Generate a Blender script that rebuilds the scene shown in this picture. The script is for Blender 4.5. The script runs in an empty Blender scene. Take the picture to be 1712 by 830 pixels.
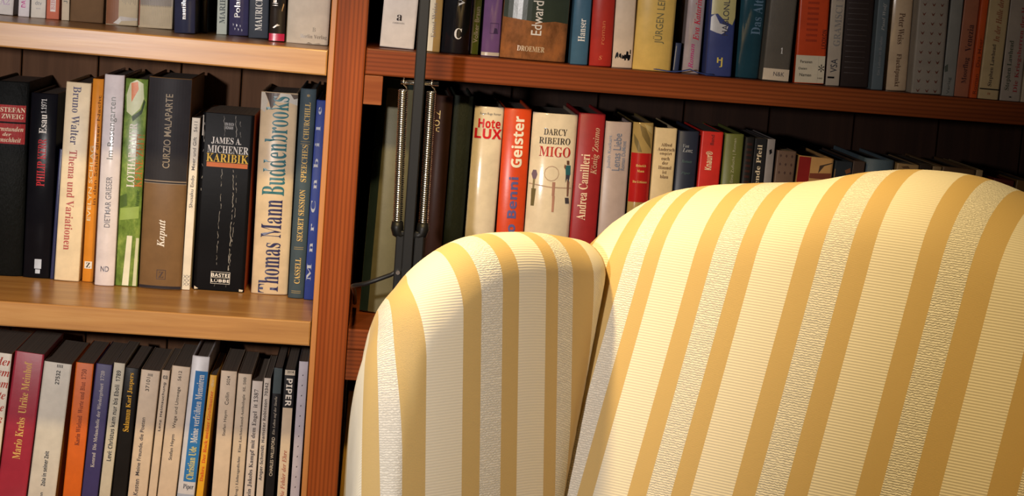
import bpy, bmesh, math, random
from mathutils import Vector, Matrix
random.seed(7)
S = bpy.context.scene
COL = S.collection

# ------------------------------------------------------------------ camera
cam = bpy.data.cameras.new('camera')
cam.sensor_width = 36.0
cam.lens = 36.0 * 3300.0 / 1712.0
cam.clip_start = 0.05
co = bpy.data.objects.new('camera', cam)
COL.objects.link(co)
CR = Matrix(((0.9952762, -0.0657838, -0.0713989), (-0.0616958, 0.1392649, -0.9883314), (0.0749595, 0.9880677, 0.1345484)))
co.matrix_world = Matrix.Translation((0.0, -1.96, 1.14)) @ CR.to_4x4()
S.camera = co

# ------------------------------------------------------------------ world, lights, exposure
w = bpy.data.worlds.new('room_dim')
S.world = w
w.use_nodes = True
w.node_tree.nodes['Background'].inputs[0].default_value = (1.0, 0.86, 0.72, 1)
w.node_tree.nodes['Background'].inputs[1].default_value = 0.02
S.view_settings.view_transform = 'Standard'
S.view_settings.look = 'None'
S.view_settings.gamma = 1.0
S.view_settings.use_curve_mapping = False
S.view_settings.exposure = 0.0

def light(name, kind, loc, target, energy, colour, **k):
    l = bpy.data.lights.new(name, kind)
    l.energy = energy
    l.color = colour
    for a, b in k.items():
        setattr(l, a, b)
    o = bpy.data.objects.new(name, l)
    o.location = loc
    d = Vector(target) - Vector(loc)
    o.rotation_euler = d.to_track_quat('-Z', 'Y').to_euler()
    COL.objects.link(o)
    return o

SHADE_R, SHADE_Z = .078, -.048
LAMP_POS = Vector((-0.0236, -0.50, 1.450))
# the reading lamp's bulb (its shade is built with the lamp)
BULB = light('reading_lamp_bulb_light', 'SPOT', LAMP_POS, LAMP_POS + Vector((0.04, -0.02, -1)), 25, (1.0, 0.73, 0.34),
             spot_size=math.radians(128), spot_blend=0.35, shadow_soft_size=0.03)
# a neutral light standing just left of the camera
light('camera_side_light', 'SPOT', (-0.50, -1.85, 1.165), (-0.26, 0.0, 0.91), 106, (1.0, 0.92, 0.88), spot_size=math.radians(58), spot_blend=1.0, shadow_soft_size=0.03)

# ------------------------------------------------------------------ helpers
def mesh_obj(name, bm, mats, parent=None, smooth=False, recalc=True):
    if recalc:
        bmesh.ops.recalc_face_normals(bm, faces=bm.faces)
    me = bpy.data.meshes.new(name)
    bm.to_mesh(me)
    bm.free()
    for m in (mats if isinstance(mats, (list, tuple)) else [mats]):
        me.materials.append(m)
    if smooth:
        me.polygons.foreach_set('use_smooth', [True] * len(me.polygons))
    o = bpy.data.objects.new(name, me)
    COL.objects.link(o)
    if parent is not None:
        o.parent = parent
    return o

def empty(name, loc, label=None, cat=None, group=None):
    o = bpy.data.objects.new(name, None)
    o.location = loc
    o.empty_display_size = 0.02
    COL.objects.link(o)
    if label: o['label'] = label
    if cat: o['category'] = cat
    if group: o['group'] = group
    return o

def box(bm, x0, x1, y0, y1, z0, z1, bev=0.0, seg=2, mi=0):
    vs = [bm.verts.new(p) for p in ((x0, y0, z0), (x1, y0, z0), (x1, y1, z0), (x0, y1, z0), (x0, y0, z1), (x1, y0, z1), (x1, y1, z1), (x0, y1, z1))]
    fs = [bm.faces.new([vs[i] for i in q]) for q in ((0, 3, 2, 1), (4, 5, 6, 7), (0, 1, 5, 4), (1, 2, 6, 5), (2, 3, 7, 6), (3, 0, 4, 7))]
    for f in fs: f.material_index = mi
    if bev:
        es = list({e for f in fs for e in f.edges})
        bmesh.ops.bevel(bm, geom=es, offset=bev, segments=seg, affect='EDGES', profile=0.5)
    return vs

def tube(bm, pts, r, n=10, cap=True, mi=0):
    """swept tube through pts; r a number or one radius per point"""
    pts = [Vector(p) for p in pts]
    rs = r if isinstance(r, (list, tuple)) else [r] * len(pts)
    rings = []
    up = Vector((0.13, 0.31, 0.94)).normalized()
    t0 = (pts[1] - pts[0]).normalized()
    a = t0.cross(up).normalized()
    for i, p in enumerate(pts):
        t = (pts[min(i + 1, len(pts) - 1)] - pts[max(i - 1, 0)]).normalized()
        a = (a - t * a.dot(t)).normalized()
        b = t.cross(a)
        rings.append([bm.verts.new(p + (a * math.cos(2 * math.pi * k / n) + b * math.sin(2 * math.pi * k / n)) * rs[i]) for k in range(n)])
    for A, B in zip(rings, rings[1:]):
        for k in range(n):
            f = bm.faces.new((A[k], A[(k + 1) % n], B[(k + 1) % n], B[k])); f.material_index = mi; f.smooth = True
    if cap:
        bm.faces.new(rings[0][::-1]).material_index = mi
        bm.faces.new(rings[-1]).material_index = mi

def lathe(bm, prof, origin, n=40, axis=None):
    """prof: (radius, height) list spun round an axis at origin"""
    M = Matrix.Identity(3) if axis is None else Vector(axis).to_track_quat('Z', 'Y').to_matrix()
    rings = []
    for r, h in prof:
        rings.append([bm.verts.new(Vector(origin) + M @ Vector((r * math.cos(2 * math.pi * k / n), r * math.sin(2 * math.pi * k / n), h))) for k in range(n)])
    for A, B in zip(rings, rings[1:]):
        for k in range(n):
            f = bm.faces.new((A[k], A[(k + 1) % n], B[(k + 1) % n], B[k])); f.smooth = True
    return rings

# ------------------------------------------------------------------ materials
def new_mat(name):
    m = bpy.data.materials.new(name)
    m.use_nodes = True
    nt = m.node_tree
    return m, nt, nt.nodes['Principled BSDF']

def N(nt, typ, **k):
    n = nt.nodes.new(typ)
    for a, b in k.items():
        setattr(n, a, b)
    return n

def ramp(nt, fac, stops, interp='LINEAR'):
    r = N(nt, 'ShaderNodeValToRGB')
    r.color_ramp.interpolation = interp
    e = r.color_ramp.elements
    while len(e) < len(stops): e.new(0.5)
    for el, (p, c) in zip(e, stops):
        el.position = p
        el.color = (*c, 1)
    nt.links.new(fac, r.inputs[0])
    return r.outputs[0]

def coords(nt, scale, rot=(0, 0, 0), out='Object'):
    t = N(nt, 'ShaderNodeTexCoord')
    m = N(nt, 'ShaderNodeMapping')
    m.inputs['Scale'].default_value = scale
    m.inputs['Rotation'].default_value = rot
    nt.links.new(t.outputs[out], m.inputs[0])
    return m.outputs[0]

def noise(nt, vec, scale, detail=4, rough=0.6):
    n = N(nt, 'ShaderNodeTexNoise')
    n.inputs['Scale'].default_value = scale
    n.inputs['Detail'].default_value = detail
    n.inputs['Roughness'].default_value = rough
    nt.links.new(vec, n.inputs['Vector'])
    return n.outputs['Fac']

def bump(nt, h, strength, dist, bsdf):
    b = N(nt, 'ShaderNodeBump')
    b.inputs['Strength'].default_value = strength
    b.inputs['Distance'].default_value = dist
    nt.links.new(h, b.inputs['Height'])
    nt.links.new(b.outputs[0], bsdf.inputs['Normal'])

def mixc(nt, fac, a, b, mode='MIX'):
    m = N(nt, 'ShaderNodeMix', data_type='RGBA', blend_type=mode)
    if isinstance(fac, float): m.inputs[0].default_value = fac
    else: nt.links.new(fac, m.inputs[0])
    for s, v in ((6, a), (7, b)):
        if isinstance(v, tuple): m.inputs[s].default_value = (*v, 1)
        else: nt.links.new(v, m.inputs[s])
    return m.outputs[2]

def wood(name, dark, mid, light_, grain, rough=0.4, lines=0.0, blotch=0.5, rot=(0, 0, 0)):
    """grain: axis the fibres run along, 0 x, 1 y, 2 z"""
    m, nt, p = new_mat(name)
    sc = [60.0, 60.0, 60.0]; sc[grain] = 3.0
    v = coords(nt, sc, rot)
    f1 = noise(nt, v, 1.0, 5, 0.65)
    c = ramp(nt, f1, [(0.25, dark), (0.5, mid), (0.75, light_)])
    sb = [9.0, 9.0, 9.0]; sb[grain] = 5.0
    f2 = noise(nt, coords(nt, sb, rot), 1.0, 3, 0.5)
    c = mixc(nt, ramp(nt, f2, [(0.35, (0, 0, 0)), (0.75, (blotch,) * 3)]), c, tuple(x * 0.62 for x in mid))
    if lines:
        sw = [1.0, 1.0, 1.0]
        wv = N(nt, 'ShaderNodeTexWave', wave_type='BANDS', bands_direction='X')
        wv.inputs['Scale'].default_value = 75.0
        wv.inputs['Distortion'].default_value = 1.2
        wv.inputs['Detail'].default_value = 2
        wv.inputs['Detail Scale'].default_value = 0.6
        sw[grain] = 0.06
        r2 = (0, math.radians(90), 0) if grain == 0 else rot
        nt.links.new(coords(nt, (1, 1, 0.05) if grain == 2 else (0.05, 1, 1), (0, 0, 0) if grain == 2 else (0, math.radians(90), 0)), wv.inputs['Vector'])
        c = mixc(nt, ramp(nt, wv.outputs['Fac'], [(0.35, (0, 0, 0)), (0.9, (lines,) * 3)]), c, tuple(x * 0.45 for x in mid))
    nt.links.new(c, p.inputs['Base Color'])
    p.inputs['Roughness'].default_value = rough
    p.inputs['Coat Weight'].default_value = 0.12
    p.inputs['Specular IOR Level'].default_value = 0.35
    p.inputs['Coat Roughness'].default_value = 0.25
    bump(nt, f1, 0.12, 0.001, p)
    return m

MAPLE = wood('maple_shelf', (.29, .125, .034), (.44, .215, .064), (.58, .335, .125), 0, 0.33, 0.0, 0.55)
PINE = wood('red_stained_pine', (.18, .037, .008), (.28, .060, .011), (.36, .088, .018), 2, 0.42, 0.55, 0.3)
PINE_X = wood('red_stained_pine_boards', (.14, .031, .008), (.21, .048, .012), (.28, .07, .018), 0, 0.42, 0.55, 0.4)
EDGE = wood('honey_edge_strip', (.34, .12, .03), (.46, .18, .045), (.56, .25, .07), 2, 0.4, 0.0, 0.3)
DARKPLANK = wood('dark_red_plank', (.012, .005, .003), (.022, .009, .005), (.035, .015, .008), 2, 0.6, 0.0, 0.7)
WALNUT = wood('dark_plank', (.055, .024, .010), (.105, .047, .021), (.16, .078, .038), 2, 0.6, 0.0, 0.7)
ENDGRAIN = wood('cut_end_grain', (.15, .04, .014), (.22, .06, .02), (.32, .11, .04), 0, 0.6, 0.0, 0.2, (0, math.radians(40), 0))
FLOORW = wood('oak_floor', (.14, .07, .03), (.20, .11, .05), (.27, .15, .07), 0, 0.45, 0.0, 0.4)

def plain(name, col, rough=0.5, metal=0.0, var=0.08, coat=0.0):
    m, nt, p = new_mat(name)
    f = noise(nt, coords(nt, (1, 1, 1)), 90.0, 3)
    c = ramp(nt, f, [(0.3, tuple(x * (1 - var) for x in col)), (0.7, tuple(min(1, x * (1 + var)) for x in col))])
    nt.links.new(c, p.inputs['Base Color'])
    p.inputs['Roughness'].default_value = rough
    p.inputs['Metallic'].default_value = metal
    p.inputs['Coat Weight'].default_value = coat
    return m

DARKWOOD = plain('dark_beech', (.10, .045, .02), 0.4)
BLACKMETAL = plain('black_enamel', (.005, .005, .005), 0.45)
BLACKMETAL.node_tree.nodes['Principled BSDF'].inputs['Specular IOR Level'].default_value = 0.25
STEEL = plain('spring_steel', (.62, .60, .58), 0.22, 1.0)
RUBBER = plain('black_cable', (.010, .010, .011), 0.45)
PLASTER = plain('plaster', (.55, .50, .44), 0.9)

def weave(nt, uv, uvn, col, kind):
    """r: fine ribs, t: rough nubbly weave, p: smooth satin. Returns colour and relief sockets"""
    wv = N(nt, 'ShaderNodeTexWave', wave_type='BANDS', bands_direction='Y')
    wv.inputs['Scale'].default_value = 150.0 if kind == 'r' else (175.0 if kind == 't' else 420.0)
    wv.inputs['Distortion'].default_value = 0.4 if kind == 'r' else (5.0 if kind == 't' else 1.0)
    wv.inputs['Detail'].default_value = 2
    wv.inputs['Detail Scale'].default_value = 3.0
    nt.links.new(uv, wv.inputs['Vector'])
    n1 = noise(nt, uvn, 1.0, 3)
    k = {'r': 0.11, 't': 0.26, 'p': 0.06}[kind]
    c = ramp(nt, wv.outputs['Fac'], [(0.0, tuple(x * (1 - k) for x in col)), (0.55, col), (1.0, tuple(min(1, x * (1 + k * .5)) for x in col))])
    c = mixc(nt, ramp(nt, n1, [(0.3, (0, 0, 0)), (0.8, ({'r': .10, 't': .32, 'p': .12}[kind],) * 3)]), c, tuple(x * 0.72 for x in col))
    g = N(nt, 'ShaderNodeMath', operation='MULTIPLY')
    nt.links.new(wv.outputs['Fac'], g.inputs[0])
    g.inputs[1].default_value = {'r': .25, 't': .5, 'p': .1}[kind]
    return c, g.outputs[0]

FABCOL = [(.60, .41, .15), (.80, .72, .55), (.80, .74, .61)]
def striped(name, bounds, kinds):
    """woven stripes across UV x (metres), threads along UV y"""
    m, nt, p = new_mat(name)
    uv = coords(nt, (1, 1, 1), out='UV')
    uvn = coords(nt, (900, 700, 1), out='UV')
    W3 = [weave(nt, uv, uvn, FABCOL[k], 'prt'[k]) for k in range(3)]
    sx = N(nt, 'ShaderNodeSeparateXYZ')
    nt.links.new(uv, sx.inputs[0])
    lo, hi = bounds[0] - .02, bounds[-1] + .02
    mr = N(nt, 'ShaderNodeMapRange')
    mr.inputs['From Min'].default_value = lo
    mr.inputs['From Max'].default_value = hi
    nt.links.new(sx.outputs[0], mr.inputs['Value'])
    def mask(k):
        return ramp(nt, mr.outputs[0], [(0.0, (float(kinds[0] == k),) * 3)] + [((b - lo) / (hi - lo), (float(q == k),) * 3) for b, q in zip(bounds, kinds[1:])], 'CONSTANT')
    m1, m2 = mask(1), mask(2)
    c = mixc(nt, m2, mixc(nt, m1, W3[0][0], W3[1][0]), W3[2][0])
    nt.links.new(c, p.inputs['Base Color'])
    hh = mixc(nt, m2, mixc(nt, m1, W3[0][1], W3[1][1]), W3[2][1])
    p.inputs['Roughness'].default_value = 0.7
    p.inputs['Sheen Weight'].default_value = 0.12
    p.inputs['Sheen Roughness'].default_value = 0.4
    bump(nt, hh, 1.0, 0.0006, p)
    return m

TAN = striped('seat_fabric', [0, .0186, .0526, .0712], [2, 0, 1, 0, 2])
DARKWOOD = plain('dark_beech', (.10, .045, .02), 0.4)

_paint = {}
def paint(col, rough=0.45, bumpy=None, mottle=None):
    key = (tuple(round(c, 3) for c in col), round(rough, 2), bumpy, mottle)
    if key in _paint: return _paint[key]
    m, nt, p = new_mat('cover_colour_%d' % len(_paint))
    v = coords(nt, (1, 1, 1))
    if mottle:
        f = noise(nt, coords(nt, (1, 1, .6)), 75.0, 5, 0.7)
        c = ramp(nt, f, [(0.35, tuple(x * .6 for x in col)), (0.5, col), (0.65, mottle)])
    else:
        f = noise(nt, v, 45.0, 4)
        c = ramp(nt, f, [(0.3, tuple(x * .88 for x in col)), (0.7, tuple(min(1, x * 1.1) for x in col))])
    nt.links.new(c, p.inputs['Base Color'])
    p.inputs['Roughness'].default_value = rough
    p.inputs['Specular IOR Level'].default_value = (0.08 if max(col) < .04 else 0.28) if rough > .2 else 0.45
    if rough <= .2:
        p.inputs['Coat Weight'].default_value = 0.6
        p.inputs['Coat Roughness'].default_value = 0.08
    if bumpy == 'leather':
        bump(nt, noise(nt, coords(nt, (1, 1, .45)), 420.0, 5, .7), 0.7, 0.0012, p)
    elif bumpy == 'cloth':
        bump(nt, noise(nt, v, 900.0, 2), 0.25, 0.0006, p)
    else:
        bump(nt, noise(nt, v, 130.0, 3), 0.08, 0.0008, p)
    _paint[key] = m
    return m

def pages_mat(col):
    key = ('pages', col)
    if key in _paint: return _paint[key]
    m, nt, p = new_mat('page_edges_%d' % len(_paint))
    f = noise(nt, coords(nt, (2200, 3, 3)), 1.0, 2)
    nt.links.new(ramp(nt, f, [(0.3, tuple(x * .6 for x in col)), (0.7, col)]), p.inputs['Base Color'])
    p.inputs['Roughness'].default_value = 0.9
    _paint[key] = m
    return m

# ------------------------------------------------------------------ the room
def struct(name, bm, m):
    o = mesh_obj(name, bm, m)
    o['kind'] = 'structure'
    return o

bm = bmesh.new(); box(bm, -1.6, 1.9, -2.9, 0.52, -0.05, 0.0); struct('floor', bm, FLOORW)
bm = bmesh.new(); box(bm, -1.6, 1.9, 0.38, 0.52, 0.0, 2.5); struct('wall_back', bm, PLASTER)

# ------------------------------------------------------------------ the bookcase
BX0, BX1, DEPTH = -0.80, 1.10, 0.302
case = empty('bookcase', (0.15, 0.0, 0.0), 'built-in wooden bookcase of maple and red-stained boards along the wall', 'bookcase')
def part(name, bm, m, label=None, smooth=False, parent=case):
    o = mesh_obj(name, bm, m, parent, smooth)
    if parent is case: o.matrix_parent_inverse = Matrix.Translation((-0.15, 0, 0))
    if label: o['label'] = label
    return o

def board(name, x0, z0, x1, z1, t0, t1, y0, y1, m, label=None, wav=0.0):
    """shelf board; top edge runs from (x0,z0) to (x1,z1), a touch out of level, front edge slightly eased"""
    bm = bmesh.new()
    sl = (z1 - z0) / (x1 - x0)
    box(bm, x0, x1, y0, y1, -0.5, 0.5, 0.0)
    for v in bm.verts:
        top = z0 + (v.co.x - x0) * sl
        th = t0 + (t1 - t0) * (v.co.x - x0) / (x1 - x0)
        v.co.z = top if v.co.z > 0 else top - th
    es = [e for e in bm.edges if all(abs(v.co.y - y0) < 1e-6 for v in e.verts)]
    bmesh.ops.bevel(bm, geom=es, offset=0.0016, segments=2, affect='EDGES', profile=0.5)
    return part(name, bm, m, label)

UPX0, UPX1 = -0.0478, -0.0174
bm = bmesh.new(); box(bm, UPX0, UPX1, -0.002, DEPTH, 0.0, 2.05, 0.0012); up = part('upright', bm, PINE, 'red-brown pine upright between the two shelf bays')
bm = bmesh.new(); box(bm, UPX0 - 0.0058, UPX0 - 0.0001, -0.001, DEPTH, 0.0, 2.05, 0.0008)
o = mesh_obj('edge_strip', bm, EDGE, up); o['label'] = 'lighter honey-coloured strip along the upright'
for x in (BX0, BX1 - 0.03):
    bm = bmesh.new(); box(bm, x, x + 0.03, -0.002, DEPTH, 0.0, 2.05, 0.0012); part('upright', bm, PINE)
LX1 = UPX0 - 0.0066
# left bay: maple boards
board('shelf_board', BX0 + .031, 1.0691, LX1, 1.0574, .0246, .0253, 0.0, DEPTH - .002, MAPLE, 'upper maple shelf board of the left bay')
board('shelf_board', BX0 + .031, 0.7878, LX1, 0.7852, .0251, .0252, 0.0, DEPTH - .002, MAPLE, 'middle maple shelf board of the left bay')
board('shelf_board', BX0 + .031, 0.535, LX1, 0.535, .0254, .0254, 0.0, DEPTH - .002, MAPLE)
board('shelf_board', BX0 + .031, 1.352, LX1, 1.347, .0254, .0254, 0.0, DEPTH - .002, MAPLE)
board('shelf_board', BX0 + .031, 0.290, LX1, 0.290, .0254, .0254, 0.0, DEPTH - .002, MAPLE)
# right bay: red-stained boards on cleats
RX0, RX1 = UPX1 + 0.0006, BX1 - .031
board('shelf_board', RX0, 1.0625, RX1, 1.0511, .0264, .0206, 0.0, DEPTH - .002, PINE_X, 'upper red-stained shelf board of the right bay')
board('shelf_board', RX0, 0.7804, RX1, 0.7804, .0214, .0214, 0.0, DEPTH - .002, PINE_X, 'middle red-stained shelf board of the right bay')
board('shelf_board', RX0, 0.535, RX1, 0.535, .0254, .0254, 0.0, DEPTH - .002, PINE_X)
board('shelf_board', RX0, 1.352, RX1, 1.342, .0254, .0254, 0.0, DEPTH - .002, PINE_X)
board('shelf_board', RX0, 0.290, RX1, 0.290, .0254, .0254, 0.0, DEPTH - .002, PINE_X)
bm = bmesh.new(); box(bm, RX0, 0.0015, 0.001, .085, 1.0068, 1.0358, 0.0008); part('shelf_cleat', bm, ENDGRAIN, 'square cleat with sawn end grain under the upper right board')
bm = bmesh.new(); box(bm, RX0, 0.0400, 0.001, DEPTH - .01, 0.7276, 0.7588, 0.0008); part('shelf_cleat', bm, PINE_X, 'dark red cleat under the middle right board')
bm = bmesh.new(); box(bm, BX0 + .03, BX1 - .03, 0.002, 0.03, 0.0, 0.09, 0.001); part('plinth', bm, PINE_X)
# back panel of planks with open joints
edges_x = [BX0 + .005, -.70, -.60, -.50, -.405, -.3195, -.2265, -.1585, -.0485, -.0170, .05, .15, .25, .35, .45, .55, .65, .75, .85, .95, BX1 - .005]
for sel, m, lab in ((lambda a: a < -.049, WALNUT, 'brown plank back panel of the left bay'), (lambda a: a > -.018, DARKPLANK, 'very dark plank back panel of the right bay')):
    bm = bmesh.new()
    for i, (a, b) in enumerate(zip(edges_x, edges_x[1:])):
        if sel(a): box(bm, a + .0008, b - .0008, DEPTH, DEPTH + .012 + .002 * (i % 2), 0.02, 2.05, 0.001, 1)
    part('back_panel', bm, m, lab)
for m in (PINE, PINE_X, ENDGRAIN):
    q = m.node_tree.nodes['Principled BSDF']
    q.inputs['Coat Weight'].default_value = 0.04
    q.inputs['Specular IOR Level'].default_value = 0.08
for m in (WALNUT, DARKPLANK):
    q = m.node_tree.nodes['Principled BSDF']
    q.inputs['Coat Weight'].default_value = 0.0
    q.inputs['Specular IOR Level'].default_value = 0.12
bm = bmesh.new(); box(bm, BX0, BX1, -0.004, DEPTH + .012, 2.051, 2.08, 0.002); part('top_board', bm, PINE_X)

# ------------------------------------------------------------------ lettering
STY = {'s': (0x1D400, 0x1D41A, 0x1D7CE), 'S': (0x1D400, 0x1D41A, 0x1D7CE), 'i': (0x1D468, 0x1D482, 0x1D7CE), 'b': (0x1D5D4, 0x1D5EE, 0x1D7EC),
       'B': (0x1D5D4, 0x1D5EE, 0x1D7EC), 'C': (0x1D400, 0x1D41A, 0x1D7CE), 'n': None}
def styled(t, st):
    k = STY[st]
    if not k: return t
    r = ''
    for ch in t:
        if 'A' <= ch <= 'Z': r += chr(k[0] + ord(ch) - 65)
        elif 'a' <= ch <= 'z': r += chr(k[1] + ord(ch) - 97)
        elif '0' <= ch <= '9': r += chr(k[2] + ord(ch) - 48)
        else: r += ch
    return r

_glyph = {}
def prepare_lettering(keys):
    tmp = []
    for key in keys:
        c = bpy.data.curves.new('lettering', 'FONT')
        c.body = styled(key[0], key[1])
        c.resolution_u = 3
        c.offset = {'B': 0.012, 'n': 0.006}.get(key[1], 0.0)
        o = bpy.data.objects.new('lettering', c)
        COL.objects.link(o)
        tmp.append((key, o))
    dg = bpy.context.evaluated_depsgraph_get()
    dg.update()
    for key, o in tmp:
        me = o.evaluated_get(dg).to_mesh()
        vs = [v.co.copy() for v in me.vertices]
        fs = [tuple(p.vertices) for p in me.polygons]
        xs = [v.x for v in vs] or [0, 1]; ys = [v.y for v in vs] or [0, 1]
        a, b, c, d = min(xs), max(xs), min(ys), max(ys)
        _glyph[key] = ([((v.x - a) / max(b - a, 1e-6), (v.y - c) / max(d - c, 1e-6)) for v in vs], fs)
        o.evaluated_get(dg).to_mesh_clear()
    for key, o in tmp:
        c = o.data
        bpy.data.objects.remove(o)
        bpy.data.curves.remove(c)

# ------------------------------------------------------------------ books
GROUPS = {'ML': 'books on the middle left shelf', 'UL': 'books on the top left shelf', 'UR': 'books on the upper right shelf',
          'MR': 'books on the middle right shelf', 'LL': 'paperbacks on the lower left shelf', 'LR': 'paperbacks on the lower right shelf'}
def lerp(x, x0, y0, x1, y1): return y0 + (y1 - y0) * (x - x0) / (x1 - x0)
def shelf_z(row, x):
    if row == 'ML': return lerp(x, BX0 + .031, .7878, LX1, .7852)
    if row == 'UL': return lerp(x, BX0 + .031, 1.0691, LX1, 1.0574)
    if row == 'UR': return lerp(x, RX0, 1.0625, RX1, 1.0511)
    if row == 'MR': return .7804
    return .535

def make_book(e):
    row, xb, wd, h, y, lean, kind, col, rnd, label, texts, polys, opt = e
    xb, wd, h, y, rnd = xb / 1e3, wd / 1e3, h / 1e3, y / 1e3, rnd / 1e3
    ln = math.radians(lean)
    wd -= .0002
    rnd = min(rnd, wd * .42)
    z = shelf_z(row, xb) + wd / 2 * abs(math.sin(ln)) + .0003
    root = empty('book', (xb, y, z), label, 'book', GROUPS[row])
    root.rotation_euler = (0, ln, 0)
    rough = opt.get('rough', .45)
    bumpy = 'leather' if opt.get('leather') else ('cloth' if kind == 'hc' and rough >= .5 else None)
    base = paint(col, rough, bumpy, opt.get('mottle'))
    depth = min(.150 if kind == 'hc' else .125, DEPTH - y - .003)
    if opt.get('nodeep'): depth = .1
    bt = .0022 if kind == 'hc' else .0005          # board thickness
    bt = min(bt, wd * .2)
    hw = wd / 2
    def ys(x): return rnd * (abs(x) / hw) ** 2.2    # spine face
    # ---- spine: a slightly rounded shell, carrying its printed bands and lettering
    bm = bmesh.new()
    nx = 14
    th = .0016 if kind == 'hc' else .0005
    zs = [0, .0012, h - .0012, h] if kind == 'hc' else [0, .0006, h - .0006, h]
    fr, bk = [], []
    for i in range(nx + 1):
        x = -hw + wd * i / nx
        ease = [.0007 if kind == 'hc' else .0002, 0, 0, .0007 if kind == 'hc' else .0002]
        fr.append([bm.verts.new((x, ys(x) + ease[j], zz)) for j, zz in enumerate(zs)])
        bk.append([bm.verts.new((x, ys(x) + th, zs[0])), bm.verts.new((x, ys(x) + th, zs[-1]))])
    for i in range(nx):
        for j in range(3):
            f = bm.faces.new((fr[i][j], fr[i + 1][j], fr[i + 1][j + 1], fr[i][j + 1])); f.smooth = True
        bm.faces.new((bk[i][0], bk[i][1], bk[i + 1][1], bk[i + 1][0]))
        bm.faces.new((fr[i][0], bk[i][0], bk[i + 1][0], fr[i + 1][0]))
        bm.faces.new((fr[i][3], fr[i + 1][3], bk[i + 1][1], bk[i][1]))
    for i in (0, nx):
        bm.faces.new([fr[i][j] for j in range(4)] + [bk[i][1], bk[i][0]])
    bmesh.ops.recalc_face_normals(bm, faces=bm.faces)
    mats = [base]
    def slot(c):
        m = paint(c, max(.14, rough), bumpy)
        if m not in mats: mats.append(m)
        return mats.index(m)
    lay = .00016
    for pc, pts in polys:
        mi = slot(pc)
        b2 = bmesh.new()
        q = [(-hw + wd * min(max(u, .003), .997), min(max(v / 1e3, .0008), h - .0008)) for u, v in pts]
        vs = [b2.verts.new((a, 0, b)) for a, b in q]
        try: b2.faces.new(vs)
        except ValueError:
            b2.free(); continue
        x0, x1 = min(a for a, b in q), max(a for a, b in q)
        for k in range(1, nx):
            cx = -hw + wd * k / nx
            if x0 < cx < x1:
                bmesh.ops.bisect_plane(b2, geom=list(b2.verts) + list(b2.edges) + list(b2.faces), plane_co=(cx, 0, 0), plane_no=(1, 0, 0))
        mp = {v: bm.verts.new((v.co.x, ys(v.co.x) - lay, v.co.z)) for v in b2.verts}
        for f in b2.faces:
            g = bm.faces.new([mp[v] for v in f.verts]); g.material_index = mi; g.normal_update()
            if g.normal.y > 0: g.normal_flip()
        b2.free()
        lay += .000012
    for t, st, tc, dr, va, vb, u, hf in texts:
        mi = slot(tc)
        vs, fs = _glyph[(t, st)]
        cx = -hw + wd * u
        va /= 1e3; vb /= 1e3
        L = abs(vb - va); c0 = (va + vb) / 2; H = hf * wd
        out = []
        for a, b in vs:
            a -= .5; b -= .5
            if dr == 'h': p = (cx + a * H, c0 + b * L)
            elif dr == 'u': p = (cx - b * H, c0 + a * L)
            else: p = (cx + b * H, c0 - a * L)
            out.append(p)
        vv = [bm.verts.new((min(max(a, -hw), hw), ys(min(max(a, -hw), hw)) - .0005, b)) for a, b in out]
        for f in fs:
            if any(not (.0005 < out[i][1] < h - .0005 and abs(out[i][0]) < hw) for i in f): continue
            try:
                g = bm.faces.new([vv[i] for i in f]); g.material_index = mi; g.normal_update()
                if g.normal.y > 0: g.normal_flip()
            except ValueError: pass
        bmesh.ops.delete(bm, geom=[v for v in vv if not v.link_faces], context='VERTS')
    sp = mesh_obj('spine', bm, mats, root, recalc=False)
    # ---- covers
    for s, nm in ((1, 'front_cover'), (-1, 'back_cover')):
        bm = bmesh.new()
        xo = s * hw; xi = s * (hw - bt)
        box(bm, min(xo, xi), max(xo, xi), rnd + th, depth, 0.0, h, min(.0005, bt * .3), 1)
        m = base
        c = mesh_obj(nm, bm, m if not (s == 1 and opt.get('rightcov')) else paint(opt['rightcov'], rough), root)
        if s == 1 and opt.get('rightcov'): c['label'] = 'cover side in another colour than the spine'
    # ---- page block
    bm = bmesh.new()
    ins = .003 if kind == 'hc' else .0004
    box(bm, -hw + bt + .0001, hw - bt - .0001, rnd + th + .0003, depth - ins, ins, h - ins - (.0 if kind == 'hc' else .0003))
    mesh_obj('page_block', bm, pages_mat(opt.get('pages', (.18, .135, .10))), root)
    if opt.get('ribbon'):
        bm = bmesh.new()
        pts = [(.0, .004, .0016), (.006, -.005, .0014), (.014, -.0085, .0008), (.022, -.0095, .0008), (.030, -.0095, .0022), (.037, -.0095, .0042), (.044, -.0095, .0018), (.052, -.0095, .0009), (.060, -.0092, .0009)]
        vs = []
        for i, p in enumerate(pts):
            vs.append([bm.verts.new((p[0], p[1] - .002, p[2])), bm.verts.new((p[0], p[1] + .002, p[2] + .0006)), bm.verts.new((p[0], p[1] + .002, p[2] + .0011)), bm.verts.new((p[0], p[1] - .002, p[2] + .0005))])
        for A, B in zip(vs, vs[1:]):
            for k in range(4):
                bm.faces.new((A[k], A[(k + 1) % 4], B[(k + 1) % 4], B[k])).smooth = True
        bm.faces.new(vs[0]); bm.faces.new(vs[-1][::-1])
        mesh_obj('bookmark_ribbon', bm, paint((.03, .06, .22), .4), root)['label'] = 'blue ribbon lying out along the shelf edge'
    return root

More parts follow.
